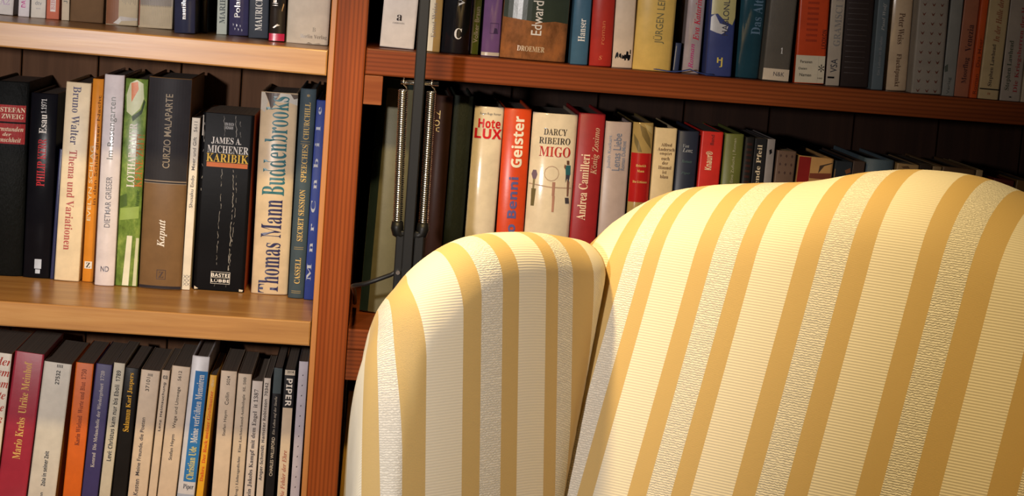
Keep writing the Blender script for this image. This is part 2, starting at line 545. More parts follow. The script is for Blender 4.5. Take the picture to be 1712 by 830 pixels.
BOOKS = [
  ('ML', -389.6, 41.5, 207.8, 150.0, -0.12, 'hc', (0.006, 0.007, 0.007), 5, 'black leather-bound book with two red spine labels at left end of middle shelf', [('STEFAN', 'S', (0.8, 0.68, 0.48), 'h', 180.2, 175.1, 0.62, 0.62), ('ZWEIG', 'S', (0.8, 0.68, 0.48), 'h', 173.2, 168.2, 0.62, 0.55), ('Sternstunden', 'i', (0.8, 0.68, 0.48), 'h', 159.9, 154.9, 0.5, 0.8), ('der', 'i', (0.8, 0.68, 0.48), 'h', 153.6, 149.8, 0.5, 0.22), ('Menschheit', 'i', (0.8, 0.68, 0.48), 'h', 148.5, 143.4, 0.5, 0.7)], [((0.35, 0.015, 0.015), [(0.06, 182.7), (0.94, 182.7), (0.94, 165.0), (0.06, 165.0)]), ((0.35, 0.015, 0.015), [(0.06, 163.1), (0.94, 163.1), (0.94, 141.5), (0.06, 141.5)])], {'rough': 0.35, 'leather': 1, 'pages': (0.16, 0.1, 0.06)}),
  ('ML', -353.4, 27.9, 197.8, 150.0, 0.23, 'hc', (0.006, 0.006, 0.009), 2, 'glossy black book with red and white upright title beside the black leather book', [('PHILIP KERR', 'C', (0.5, 0.02, 0.03), 'u', 99.0, 149.4, 0.5, 0.3), ('Esau', 's', (0.8, 0.76, 0.7), 'u', 155.1, 175.4, 0.5, 0.28), ('1.1971', 's', (0.5, 0.5, 0.5), 'u', 176.6, 191.8, 0.5, 0.2)], [((0.45, 0.5, 0.6), [(0.42, 20.5), (0.68, 20.5), (0.68, 10.2), (0.42, 10.2)]), ((0.45, 0.5, 0.6), [(0.46, 9.5), (0.64, 9.5), (0.64, 5.0), (0.46, 5.0)])], {'rough': 0.24}),
  ('ML', -336.7, 3.7, 140.1, 150.0, 1.65, 'pb', (0.03, 0.035, 0.1), 0.4, 'thin dark blue booklet between the glossy black and the tall cream book', [], [], {'rough': 0.3, 'nodeep': 1}),
  ('ML', -320.3, 25.9, 212.1, 143.3, 1.04, 'hc', (0.84, 0.7, 0.47), 1, 'tall cream book with downward navy and red title beside the thin orange book', [('Bruno Walter', 'S', (0.06, 0.05, 0.12), 'd', 207.6, 146.2, 0.45, 0.32), ('Thema und Variationen', 'S', (0.45, 0.09, 0.07), 'd', 140.4, 33.5, 0.45, 0.32)], [], {'rough': 0.4}),
  ('ML', -298.7, 11.4, 217.4, 146.6, 0.47, 'hc', (0.72, 0.27, 0.03), 1.5, 'slim orange book between the cream book and the white book on middle shelf', [('EVELYN SCHLAG', 'n', (0.8, 0.7, 0.45), 'u', 66.1, 146.1, 0.3, 0.34), ('in den Schlaf dieser Nacht', 'n', (0.2, 0.07, 0.02), 'u', 83.5, 200.0, 0.72, 0.28), ('Z', 'S', (0.005, 0.005, 0.006), 'h', 21.0, 15.8, 0.5, 0.4)], [((0.8, 0.75, 0.68), [(0.15, 22.3), (0.85, 22.3), (0.85, 14.5), (0.15, 14.5)])], {'rough': 0.25}),
  ('ML', -278.6, 20.6, 224.0, 128.9, 0.17, 'hc', (0.8, 0.74, 0.76), 3, 'tall glossy white book with grey upright title beside the green book', [('Im Rosengarten', 'n', (0.28, 0.29, 0.28), 'u', 135.2, 200.7, 0.52, 0.42), ('DIETMAR GRIESER', 'n', (0.22, 0.22, 0.25), 'u', 62.7, 116.8, 0.5, 0.3), ('ND', 'n', (0.1, 0.1, 0.14), 'h', 21.1, 15.4, 0.5, 0.42)], [], {'rough': 0.18}),
  ('ML', -256.2, 23.1, 221.1, 136.5, 0.22, 'hc', (0.16, 0.26, 0.05), 1, 'green leafy-patterned book with white and orange title beside the half-brown book', [('LOTHAR BAIER', 's', (0.8, 0.76, 0.7), 'u', 106.2, 174.1, 0.45, 0.36), ('KEINE ZEIT!', 'S', (0.5, 0.16, 0.03), 'u', 106.8, 162.7, 0.8, 0.34), ('Warum wir', 'n', (0.05, 0.1, 0.02), 'u', 86.4, 103.6, 0.8, 0.2)], [((0.62, 0.66, 0.42), [(0.1, 186.1), (0.06, 203.8), (0.2, 216.3), (0.5, 220.1), (0.8, 216.3), (0.86, 200.6), (0.7, 189.9), (0.35, 181.7)]), ((0.7, 0.2, 0.06), [(0.25, 216.3), (0.55, 218.2), (0.6, 210.1), (0.3, 196.2)]), ((0.03, 0.06, 0.02), [(0.35, 181.1), (0.75, 188.6), (0.86, 200.0), (0.93, 197.5), (0.8, 184.9), (0.4, 176.0)]), ((0.74, 0.72, 0.55), [(0.3, 0.3), (0.42, 54.4), (0.66, 54.4), (0.6, 0.3)]), ((0.62, 0.62, 0.42), [(0.78, 0.3), (0.84, 52.4), (0.97, 52.4), (0.95, 0.3)]), ((0.08, 0.14, 0.03), [(0, 96.0), (0.3, 99.2), (0.35, 86.4), (0, 83.2)]), ((0.3, 0.42, 0.1), [(0.05, 83.2), (0.9, 86.4), (0.9, 73.6), (0.05, 70.4)])], {'rough': 0.25, 'mottle': (0.3, 0.4, 0.09)}),
  ('ML', -220.4, 44.5, 225.1, 130.9, 0.07, 'hc', (0.2, 0.115, 0.05), 4, 'thick book with charcoal upper half and brown lower half beside the big black paperback', [('CURZIO MALAPARTE', 'n', (0.33, 0.26, 0.17), 'u', 129.7, 208.0, 0.5, 0.17), ('Kaputt', 'i', (0.8, 0.75, 0.68), 'u', 45.5, 74.9, 0.5, 0.22), ('Z', 'S', (0.06, 0.03, 0.02), 'h', 19.1, 12.7, 0.52, 0.12)], [((0.035, 0.033, 0.037), [(0, 225.9), (1, 225.9), (1, 116.4), (0, 116.4)]), ((0.3, 0.24, 0.18), [(0, 116.1), (1, 116.1), (1, 115.1), (0, 115.1)]), ((0.035, 0.033, 0.037), [(0, 115.1), (1, 115.1), (1, 113.5), (0, 113.5)]), ((0.3, 0.24, 0.18), [(0, 113.5), (1, 113.5), (1, 112.9), (0, 112.9)]), ((0.03, 0.025, 0.03), [(0, 3.7), (1, 3.7), (1, -0.9), (0, -0.9)]), ((0.06, 0.03, 0.02), [(0.41, 21.1), (0.63, 21.1), (0.63, 20.4), (0.41, 20.4)]), ((0.06, 0.03, 0.02), [(0.41, 11.4), (0.63, 11.4), (0.63, 10.8), (0.41, 10.8)]), ((0.06, 0.03, 0.02), [(0.41, 21.1), (0.425, 21.1), (0.425, 10.8), (0.41, 10.8)]), ((0.06, 0.03, 0.02), [(0.615, 21.1), (0.63, 21.1), (0.63, 10.8), (0.615, 10.8)])], {'rough': 0.45}),
  ('ML', -193.6, 8.7, 184.6, 139.0, 0.5, 'pb', (0.8, 0.73, 0.6), 0.4, 'very thin white paperback between the half-brown book and the black paperback', [('Shusaku Endo   Meer und Gift   5611', 'n', (0.12, 0.11, 0.11), 'u', 88.7, 180.5, 0.5, 0.42), ('XXX', 'n', (0.3, 0.28, 0.25), 'u', 4.2, 16.5, 0.35, 0.4), ('XXX', 'n', (0.3, 0.28, 0.25), 'u', 4.2, 16.5, 0.8, 0.4)], [], {'rough': 0.5}),
  ('ML', -159.2, 54.4, 190.7, 146.4, 0.23, 'pb', (0.005, 0.005, 0.006), 0.4, 'fat creased black paperback with white, yellow and orange title on middle shelf', [('JAMES A.', 'S', (0.8, 0.76, 0.7), 'h', 165.3, 157.6, 0.48, 0.58), ('MICHENER', 'S', (0.8, 0.76, 0.7), 'h', 156.3, 148.3, 0.52, 0.8), ('KARIBIK', 'S', (0.85, 0.52, 0.03), 'h', 147.7, 138.7, 0.52, 0.82), ('EIN BUCH', 'b', (0.4, 0.4, 0.4), 'h', 181.2, 178.0, 0.52, 0.17), ('ROMAN', 'b', (0.4, 0.4, 0.4), 'h', 177.4, 174.2, 0.52, 0.15), ('BASTEI', 'b', (0.8, 0.76, 0.7), 'h', 19.0, 15.1, 0.52, 0.36), ('LÜBBE', 'b', (0.8, 0.76, 0.7), 'h', 13.2, 9.3, 0.52, 0.36)], [((0.75, 0.17, 0.02), [(0.12, 138.1), (0.92, 138.1), (0.92, 133.3), (0.12, 133.3)]), ((0.5, 0.47, 0.43), [(0.33, 20.7), (0.71, 20.7), (0.71, 20.2), (0.33, 20.2)]), ((0.5, 0.47, 0.43), [(0.33, 14.5), (0.71, 14.5), (0.71, 14.0), (0.33, 14.0)]), ((0.5, 0.47, 0.43), [(0.33, 8.0), (0.71, 8.0), (0.71, 7.5), (0.33, 7.5)]), ((0.5, 0.47, 0.43), [(0.33, 20.3), (0.34, 20.3), (0.34, 7.6), (0.33, 7.6)]), ((0.5, 0.47, 0.43), [(0.7, 20.3), (0.71, 20.3), (0.71, 7.6), (0.7, 7.6)]), ((0.26, 0.24, 0.21), [(0.4, 188.2), (0.404, 188.2), (0.42, 185.5), (0.416, 185.5)]), ((0.26, 0.24, 0.21), [(0.416, 185.5), (0.425, 185.5), (0.409, 182.8), (0.4, 182.8)]), ((0.26, 0.24, 0.21), [(0.4, 182.8), (0.408, 182.8), (0.427, 180.1), (0.419, 180.1)]), ((0.26, 0.24, 0.21), [(0.419, 180.1), (0.424, 180.1), (0.427, 177.4), (0.423, 177.4)]), ((0.26, 0.24, 0.21), [(0.423, 177.4), (0.431, 177.4), (0.432, 174.7), (0.423, 174.7)]), ((0.26, 0.24, 0.21), [(0.423, 174.7), (0.431, 174.7), (0.449, 171.9), (0.442, 171.9)]), ((0.26, 0.24, 0.21), [(0.442, 171.9), (0.445, 171.9), (0.437, 169.2), (0.434, 169.2)]), ((0.26, 0.24, 0.21), [(0.434, 169.2), (0.439, 169.2), (0.434, 166.5), (0.429, 166.5)]), ((0.26, 0.24, 0.21), [(0.63, 188.8), (0.639, 188.8), (0.638, 186.0), (0.629, 186.0)]), ((0.26, 0.24, 0.21), [(0.629, 186.0), (0.634, 186.0), (0.648, 183.3), (0.642, 183.3)]), ((0.26, 0.24, 0.21), [(0.642, 183.3), (0.65, 183.3), (0.641, 180.5), (0.633, 180.5)]), ((0.26, 0.24, 0.21), [(0.633, 180.5), (0.643, 180.5), (0.654, 177.7), (0.644, 177.7)]), ((0.26, 0.24, 0.21), [(0.644, 177.7), (0.656, 177.7), (0.675, 174.9), (0.663, 174.9)]), ((0.26, 0.24, 0.21), [(0.663, 174.9), (0.678, 174.9), (0.666, 172.1), (0.652, 172.1)]), ((0.26, 0.24, 0.21), [(0.652, 172.1), (0.664, 172.1), (0.678, 169.3), (0.666, 169.3)]), ((0.26, 0.24, 0.21), [(0.666, 169.3), (0.677, 169.3), (0.671, 166.5), (0.66, 166.5)]), ((0.26, 0.24, 0.21), [(0.725, 183.3), (0.734, 183.3), (0.73, 180.5), (0.721, 180.5)]), ((0.26, 0.24, 0.21), [(0.721, 180.5), (0.725, 180.5), (0.747, 177.7), (0.742, 177.7)]), ((0.26, 0.24, 0.21), [(0.735, 172.1), (0.743, 172.1), (0.748, 169.3), (0.739, 169.3)]), ((0.26, 0.24, 0.21), [(0.739, 169.3), (0.744, 169.3), (0.762, 166.5), (0.757, 166.5)]), ((0.26, 0.24, 0.21), [(0.42, 131.4), (0.429, 131.4), (0.434, 128.7), (0.424, 128.7)]), ((0.26, 0.24, 0.21), [(0.424, 128.7), (0.435, 128.7), (0.444, 126.1), (0.433, 126.1)]), ((0.26, 0.24, 0.21), [(0.433, 126.1), (0.444, 126.1), (0.423, 123.4), (0.412, 123.4)]), ((0.26, 0.24, 0.21), [(0.412, 123.4), (0.417, 123.4), (0.433, 120.8), (0.429, 120.8)]), ((0.26, 0.24, 0.21), [(0.426, 118.1), (0.429, 118.1), (0.432, 115.5), (0.429, 115.5)]), ((0.26, 0.24, 0.21), [(0.429, 115.5), (0.439, 115.5), (0.432, 112.8), (0.422, 112.8)]), ((0.26, 0.24, 0.21), [(0.435, 104.9), (0.44, 104.9), (0.427, 102.2), (0.422, 102.2)]), ((0.26, 0.24, 0.21), [(0.422, 102.2), (0.432, 102.2), (0.438, 99.6), (0.428, 99.6)]), ((0.26, 0.24, 0.21), [(0.428, 99.6), (0.436, 99.6), (0.439, 96.9), (0.431, 96.9)]), ((0.26, 0.24, 0.21), [(0.442, 94.3), (0.453, 94.3), (0.46, 91.6), (0.449, 91.6)]), ((0.26, 0.24, 0.21), [(0.449, 91.6), (0.455, 91.6), (0.456, 88.9), (0.449, 88.9)]), ((0.26, 0.24, 0.21), [(0.429, 86.2), (0.437, 86.2), (0.432, 83.4), (0.424, 83.4)]), ((0.26, 0.24, 0.21), [(0.424, 83.4), (0.43, 83.4), (0.425, 80.7), (0.42, 80.7)]), ((0.26, 0.24, 0.21), [(0.42, 80.7), (0.427, 80.7), (0.431, 77.9), (0.424, 77.9)]), ((0.26, 0.24, 0.21), [(0.424, 77.9), (0.433, 77.9), (0.43, 75.1), (0.421, 75.1)]), ((0.26, 0.24, 0.21), [(0.421, 75.1), (0.425, 75.1), (0.416, 72.4), (0.412, 72.4)]), ((0.26, 0.24, 0.21), [(0.412, 72.4), (0.416, 72.4), (0.429, 69.6), (0.426, 69.6)]), ((0.26, 0.24, 0.21), [(0.42, 69.6), (0.428, 69.6), (0.435, 67.0), (0.427, 67.0)]), ((0.26, 0.24, 0.21), [(0.409, 64.4), (0.414, 64.4), (0.419, 61.8), (0.414, 61.8)]), ((0.26, 0.24, 0.21), [(0.414, 61.8), (0.425, 61.8), (0.439, 59.2), (0.428, 59.2)]), ((0.26, 0.24, 0.21), [(0.428, 59.2), (0.436, 59.2), (0.426, 56.7), (0.419, 56.7)]), ((0.26, 0.24, 0.21), [(0.43, 54.1), (0.44, 54.1), (0.44, 51.5), (0.43, 51.5)]), ((0.26, 0.24, 0.21), [(0.43, 51.5), (0.434, 51.5), (0.417, 48.9), (0.413, 48.9)]), ((0.26, 0.24, 0.21), [(0.413, 48.9), (0.424, 48.9), (0.432, 46.3), (0.421, 46.3)]), ((0.26, 0.24, 0.21), [(0.421, 46.3), (0.429, 46.3), (0.429, 43.7), (0.422, 43.7)]), ((0.26, 0.24, 0.21), [(0.422, 43.7), (0.426, 43.7), (0.426, 41.1), (0.422, 41.1)]), ((0.26, 0.24, 0.21), [(0.417, 38.5), (0.421, 38.5), (0.436, 35.9), (0.432, 35.9)]), ((0.26, 0.24, 0.21), [(0.432, 35.9), (0.439, 35.9), (0.424, 33.3), (0.417, 33.3)]), ((0.26, 0.24, 0.21), [(0.426, 30.7), (0.433, 30.7), (0.438, 28.1), (0.431, 28.1)]), ((0.26, 0.24, 0.21), [(0.64, 131.4), (0.652, 131.4), (0.661, 128.7), (0.65, 128.7)]), ((0.26, 0.24, 0.21), [(0.64, 126.0), (0.655, 126.0), (0.667, 123.3), (0.652, 123.3)]), ((0.26, 0.24, 0.21), [(0.652, 123.3), (0.661, 123.3), (0.657, 120.6), (0.648, 120.6)]), ((0.26, 0.24, 0.21), [(0.648, 120.6), (0.658, 120.6), (0.671, 117.9), (0.661, 117.9)]), ((0.26, 0.24, 0.21), [(0.661, 117.9), (0.669, 117.9), (0.665, 115.3), (0.657, 115.3)]), ((0.26, 0.24, 0.21), [(0.657, 115.3), (0.666, 115.3), (0.669, 112.6), (0.66, 112.6)]), ((0.26, 0.24, 0.21), [(0.66, 112.6), (0.676, 112.6), (0.685, 109.9), (0.669, 109.9)]), ((0.26, 0.24, 0.21), [(0.661, 107.2), (0.672, 107.2), (0.685, 104.5), (0.674, 104.5)]), ((0.26, 0.24, 0.21), [(0.674, 104.5), (0.688, 104.5), (0.674, 101.8), (0.66, 101.8)]), ((0.26, 0.24, 0.21), [(0.67, 101.8), (0.683, 101.8), (0.677, 99.2), (0.665, 99.2)]), ((0.26, 0.24, 0.21), [(0.665, 99.2), (0.675, 99.2), (0.672, 96.6), (0.662, 96.6)]), ((0.26, 0.24, 0.21), [(0.662, 96.6), (0.674, 96.6), (0.691, 94.0), (0.679, 94.0)]), ((0.26, 0.24, 0.21), [(0.679, 94.0), (0.695, 94.0), (0.688, 91.3), (0.672, 91.3)]), ((0.26, 0.24, 0.21), [(0.68, 88.7), (0.689, 88.7), (0.674, 86.1), (0.665, 86.1)]), ((0.26, 0.24, 0.21), [(0.67, 83.5), (0.677, 83.5), (0.683, 80.9), (0.676, 80.9)]), ((0.26, 0.24, 0.21), [(0.676, 80.9), (0.684, 80.9), (0.679, 78.2), (0.671, 78.2)]), ((0.26, 0.24, 0.21), [(0.666, 75.6), (0.68, 75.6), (0.674, 73.0), (0.659, 73.0)]), ((0.26, 0.24, 0.21), [(0.659, 73.0), (0.665, 73.0), (0.66, 70.4), (0.654, 70.4)]), ((0.26, 0.24, 0.21), [(0.654, 70.4), (0.668, 70.4), (0.675, 67.7), (0.662, 67.7)]), ((0.26, 0.24, 0.21), [(0.662, 67.7), (0.672, 67.7), (0.671, 65.1), (0.661, 65.1)]), ((0.26, 0.24, 0.21), [(0.661, 65.1), (0.667, 65.1), (0.662, 62.5), (0.656, 62.5)]), ((0.26, 0.24, 0.21), [(0.656, 62.5), (0.666, 62.5), (0.673, 59.8), (0.663, 59.8)]), ((0.26, 0.24, 0.21), [(0.663, 59.8), (0.681, 59.8), (0.694, 57.2), (0.676, 57.2)]), ((0.26, 0.24, 0.21), [(0.676, 57.2), (0.692, 57.2), (0.69, 54.6), (0.673, 54.6)]), ((0.26, 0.24, 0.21), [(0.673, 54.6), (0.689, 54.6), (0.678, 52.0), (0.662, 52.0)]), ((0.26, 0.24, 0.21), [(0.662, 52.0), (0.677, 52.0), (0.678, 49.3), (0.664, 49.3)]), ((0.26, 0.24, 0.21), [(0.661, 46.7), (0.672, 46.7), (0.68, 44.0), (0.669, 44.0)]), ((0.26, 0.24, 0.21), [(0.669, 44.0), (0.674, 44.0), (0.675, 41.4), (0.669, 41.4)]), ((0.26, 0.24, 0.21), [(0.669, 41.4), (0.679, 41.4), (0.663, 38.8), (0.653, 38.8)]), ((0.26, 0.24, 0.21), [(0.653, 38.8), (0.67, 38.8), (0.673, 36.1), (0.656, 36.1)]), ((0.26, 0.24, 0.21), [(0.656, 36.1), (0.672, 36.1), (0.672, 33.5), (0.655, 33.5)]), ((0.26, 0.24, 0.21), [(0.655, 33.5), (0.667, 33.5), (0.675, 30.9), (0.664, 30.9)]), ((0.26, 0.24, 0.21), [(0.66, 28.2), (0.676, 28.2), (0.673, 25.6), (0.657, 25.6)]), ((0.26, 0.24, 0.21), [(0.657, 25.6), (0.675, 25.6), (0.673, 22.9), (0.656, 22.9)]), ((0.26, 0.24, 0.21), [(0.711, 126.0), (0.715, 126.0), (0.716, 123.3), (0.712, 123.3)]), ((0.26, 0.24, 0.21), [(0.717, 117.9), (0.727, 117.9), (0.723, 115.3), (0.712, 115.3)]), ((0.26, 0.24, 0.21), [(0.716, 112.6), (0.725, 112.6), (0.741, 109.9), (0.732, 109.9)]), ((0.26, 0.24, 0.21), [(0.732, 109.9), (0.736, 109.9), (0.734, 107.2), (0.73, 107.2)]), ((0.26, 0.24, 0.21), [(0.74, 101.8), (0.745, 101.8), (0.738, 99.2), (0.733, 99.2)]), ((0.26, 0.24, 0.21), [(0.733, 99.2), (0.74, 99.2), (0.744, 96.5), (0.737, 96.5)]), ((0.26, 0.24, 0.21), [(0.72, 91.2), (0.726, 91.2), (0.739, 88.6), (0.733, 88.6)]), ((0.26, 0.24, 0.21), [(0.733, 88.6), (0.739, 88.6), (0.734, 85.9), (0.728, 85.9)]), ((0.26, 0.24, 0.21), [(0.728, 85.9), (0.734, 85.9), (0.736, 83.3), (0.731, 83.3)]), ((0.26, 0.24, 0.21), [(0.731, 83.3), (0.742, 83.3), (0.734, 80.6), (0.723, 80.6)]), ((0.26, 0.24, 0.21), [(0.728, 75.3), (0.733, 75.3), (0.717, 72.6), (0.712, 72.6)]), ((0.26, 0.24, 0.21), [(0.711, 70.0), (0.72, 70.0), (0.722, 67.3), (0.713, 67.3)]), ((0.26, 0.24, 0.21), [(0.713, 67.3), (0.723, 67.3), (0.726, 64.6), (0.716, 64.6)]), ((0.26, 0.24, 0.21), [(0.716, 64.6), (0.724, 64.6), (0.714, 62.0), (0.707, 62.0)]), ((0.26, 0.24, 0.21), [(0.707, 62.0), (0.715, 62.0), (0.718, 59.3), (0.711, 59.3)]), ((0.26, 0.24, 0.21), [(0.7, 56.7), (0.712, 56.7), (0.715, 54.1), (0.703, 54.1)]), ((0.26, 0.24, 0.21), [(0.705, 51.5), (0.708, 51.5), (0.696, 48.9), (0.693, 48.9)]), ((0.26, 0.24, 0.21), [(0.697, 41.1), (0.708, 41.1), (0.694, 38.5), (0.683, 38.5)]), ((0.26, 0.24, 0.21), [(0.683, 38.5), (0.691, 38.5), (0.686, 35.9), (0.678, 35.9)]), ((0.26, 0.24, 0.21), [(0.678, 35.9), (0.688, 35.9), (0.706, 33.3), (0.695, 33.3)]), ((0.26, 0.24, 0.21), [(0.695, 33.3), (0.702, 33.3), (0.686, 30.7), (0.679, 30.7)]), ((0.26, 0.24, 0.21), [(0.679, 30.7), (0.684, 30.7), (0.697, 28.1), (0.692, 28.1)]), ((0.26, 0.24, 0.21), [(0.674, 25.5), (0.682, 25.5), (0.682, 22.9), (0.674, 22.9)]), ((0.26, 0.24, 0.21), [(0.42, 7.3), (0.424, 7.3), (0.413, 4.7), (0.408, 4.7)]), ((0.26, 0.24, 0.21), [(0.64, 7.3), (0.644, 7.3), (0.643, 4.7), (0.639, 4.7)]), ((0.26, 0.24, 0.21), [(0.033, 179.8), (0.042, 179.8), (0.048, 177.2), (0.039, 177.2)]), ((0.26, 0.24, 0.21), [(0.029, 172.1), (0.033, 172.1), (0.049, 169.5), (0.045, 169.5)]), ((0.26, 0.24, 0.21), [(0.045, 169.5), (0.051, 169.5), (0.05, 166.9), (0.043, 166.9)]), ((0.26, 0.24, 0.21), [(0.043, 166.9), (0.05, 166.9), (0.037, 164.3), (0.03, 164.3)]), ((0.26, 0.24, 0.21), [(0.03, 164.3), (0.035, 164.3), (0.045, 161.7), (0.04, 161.7)]), ((0.26, 0.24, 0.21), [(0.04, 161.7), (0.052, 161.7), (0.054, 159.1), (0.043, 159.1)]), ((0.26, 0.24, 0.21), [(0.049, 151.3), (0.055, 151.3), (0.042, 148.7), (0.036, 148.7)]), ((0.26, 0.24, 0.21), [(0.031, 135.7), (0.039, 135.7), (0.058, 133.1), (0.05, 133.1)]), ((0.26, 0.24, 0.21), [(0.052, 122.7), (0.063, 122.7), (0.049, 120.1), (0.038, 120.1)]), ((0.26, 0.24, 0.21), [(0.039, 109.7), (0.049, 109.7), (0.051, 107.0), (0.041, 107.0)]), ((0.6, 0.52, 0.4), [(0.02, 4.1), (0.1, 1.5), (0.05, 0.8), (0.02, 0.8)]), ((0.6, 0.52, 0.4), [(0.9, 3.4), (0.98, 2.8), (0.97, -1.1), (0.9, -1.1)]), ((0.5, 0.45, 0.38), [(0.0, 187.6), (0.02, 187.6), (0.03, 165.9), (0.0, 165.9)])], {'rough': 0.42, 'rightcov': (0.62, 0.12, 0.02), 'pages': (0.3, 0.22, 0.15)}),
  ('ML', -105.2, 38.8, 217.3, 144.3, -0.34, 'hc', (0.7, 0.55, 0.36), 4, 'fat cream book with huge navy and teal title and torn jacket top', [('Thomas Mann', 'S', (0.03, 0.03, 0.1), 'u', 1.6, 102.6, 0.47, 0.56), ('Buddenbrooks', 'S', (0.04, 0.17, 0.2), 'u', 107.2, 213.2, 0.47, 0.62)], [((0.07, 0.045, 0.035), [(0.1, 218.6), (0.52, 217.3), (0.42, 209.4), (0.33, 201.1), (0.28, 199.2), (0.22, 206.8)]), ((0.6, 0.56, 0.48), [(0, 218.9), (0.1, 218.6), (0.2, 206.8), (0.12, 195.4), (0, 198.6)]), ((0.62, 0.6, 0.54), [(0.52, 217.3), (1, 215.7), (1, 204.3), (0.8, 206.8), (0.5, 206.8)]), ((0.15, 0.12, 0.1), [(0.8, 216.4), (1, 215.7), (1, 211.9), (0.9, 210.7)])], {'rough': 0.3}),
  ('ML', -76.1, 16.8, 224.5, 130.9, 0.09, 'hc', (0.055, 0.085, 0.105), 3, 'blue-grey cloth book with gilt lettering beside the fat cream book', [('CASSELL', 's', (0.65, 0.45, 0.15), 'u', 16.2, 44.0, 0.52, 0.36), ('SECRET SESSION', 's', (0.65, 0.45, 0.15), 'u', 62.0, 117.2, 0.52, 0.36), ('SPEECHES', 's', (0.65, 0.45, 0.15), 'u', 125.5, 165.0, 0.52, 0.36), ('CHURCHILL', 's', (0.65, 0.45, 0.15), 'u', 170.8, 210.0, 0.52, 0.36), ('*', 'b', (0.65, 0.45, 0.15), 'h', 218.9, 215.7, 0.52, 0.2)], [((0.25, 0.2, 0.1), [(0.2, 55.6), (0.8, 55.6), (0.8, 54.8), (0.2, 54.8)]), ((0.25, 0.2, 0.1), [(0.2, 53.7), (0.8, 53.7), (0.8, 52.9), (0.2, 52.9)]), ((0.25, 0.2, 0.1), [(0.2, 168.9), (0.8, 168.9), (0.8, 168.1), (0.2, 168.1)]), ((0.25, 0.2, 0.1), [(0.2, 166.3), (0.8, 166.3), (0.8, 165.5), (0.2, 165.5)]), ((0.25, 0.2, 0.1), [(0.2, 8.4), (0.8, 8.4), (0.8, 7.6), (0.2, 7.6)]), ((0.25, 0.2, 0.1), [(0.2, 6.5), (0.8, 6.5), (0.8, 5.7), (0.2, 5.7)])], {'rough': 0.6}),
  ('ML', -61.3, 12.0, 213.8, 127.4, 0.2, 'hc', (0.025, 0.05, 0.26), 1, 'bright blue book half hidden by the wooden upright on middle shelf', [('M  n  r  C  n  b  i  l  e', 's', (0.45, 0.48, 0.55), 'u', 21.0, 206.5, 0.3, 0.4)], [], {'rough': 0.5}),
  ('UL', -405.0, 31.9, 205.2, 150.0, 1.79, 'hc', (0.68, 0.65, 0.62), 1, 'pale book with lilac lettering at left end of the top shelf', [('A2', 's', (0.45, 0.33, 0.45), 'h', 17.3, 10.4, 0.72, 0.3)], [], {}),
  ('UL', -377.9, 11.5, 190.0, 150.0, 0.2, 'hc', (0.74, 0.7, 0.72), 1, 'narrow white book with magenta letters beside the grey-lettered book', [('DAS', 'b', (0.5, 0.03, 0.25), 'u', 9.6, 19.6, 0.45, 0.4)], [], {'rough': 0.3}),
  ('UL', -362.9, 15.4, 190.0, 150.0, -0.18, 'hc', (0.72, 0.68, 0.6), 1, 'cream book with small grey lowercase letters on the top shelf', [('dtv', 'n', (0.3, 0.3, 0.3), 'h', 17.8, 13.5, 0.5, 0.45)], [((0.4, 0.38, 0.36), [(0.35, 10.3), (0.65, 10.3), (0.65, 9.5), (0.35, 9.5)])], {}),
  ('UL', -347.9, 13.3, 185.0, 150.0, -0.31, 'hc', (0.6, 0.17, 0.1), 1, 'coral red book with a white label patch on the top shelf', [('BIBL', 's', (0.5, 0.2, 0.2), 'u', 9.9, 24.2, 0.5, 0.3)], [((0.72, 0.62, 0.56), [(0.3, 29.2), (0.72, 29.2), (0.72, 8.0), (0.3, 8.0)])], {}),
  ('UL', -334.6, 8.0, 185.0, 150.0, -1.04, 'pb', (0.6, 0.5, 0.36), 0.4, 'slim beige book beside the brown cloth book', [('Je', 's', (0.1, 0.1, 0.08), 'u', 17.9, 24.1, 0.5, 0.5)], [], {}),
  ('UL', -313.0, 34.6, 195.0, 150.0, 0.17, 'hc', (0.17, 0.095, 0.045), 2, 'plain brown cloth book on the top shelf', [], [], {'rough': 0.8}),
  ('UL', -276.3, 33.1, 195.0, 150.0, -0.61, 'hc', (0.58, 0.48, 0.32), 2, 'worn book with chestnut leather edge and frayed cream spine', [], [((0.24, 0.09, 0.035), [(0, 126.2), (0.4, 126.2), (0.4, 0.0), (0, 0.0)]), ((0.5, 0.45, 0.4), [(0.28, 1.9), (0.45, 9.4), (1, 8.2), (1, 5.7), (0.5, 4.4), (0.4, 0.7)]), ((0.62, 0.58, 0.52), [(0.24, 1.9), (0.45, 8.2), (0.5, 4.4), (0.42, 1.3)]), ((0.33, 0.28, 0.2), [(0.5, 39.4), (0.515, 39.4), (0.515, 24.4), (0.5, 24.4)]), ((0.33, 0.28, 0.2), [(0.55, 39.4), (0.565, 39.4), (0.565, 23.2), (0.55, 23.2)]), ((0.33, 0.28, 0.2), [(0.6, 39.4), (0.615, 39.4), (0.615, 21.9), (0.6, 21.9)]), ((0.33, 0.28, 0.2), [(0.65, 39.4), (0.665, 39.4), (0.665, 24.4), (0.65, 24.4)]), ((0.33, 0.28, 0.2), [(0.7, 39.4), (0.715, 39.4), (0.715, 23.2), (0.7, 23.2)]), ((0.33, 0.28, 0.2), [(0.75, 39.4), (0.765, 39.4), (0.765, 21.9), (0.75, 21.9)]), ((0.33, 0.28, 0.2), [(0.8, 39.4), (0.815, 39.4), (0.815, 24.4), (0.8, 24.4)]), ((0.33, 0.28, 0.2), [(0.85, 39.4), (0.865, 39.4), (0.865, 23.2), (0.85, 23.2)]), ((0.33, 0.28, 0.2), [(0.9, 39.4), (0.915, 39.4), (0.915, 21.9), (0.9, 21.9)])], {}),
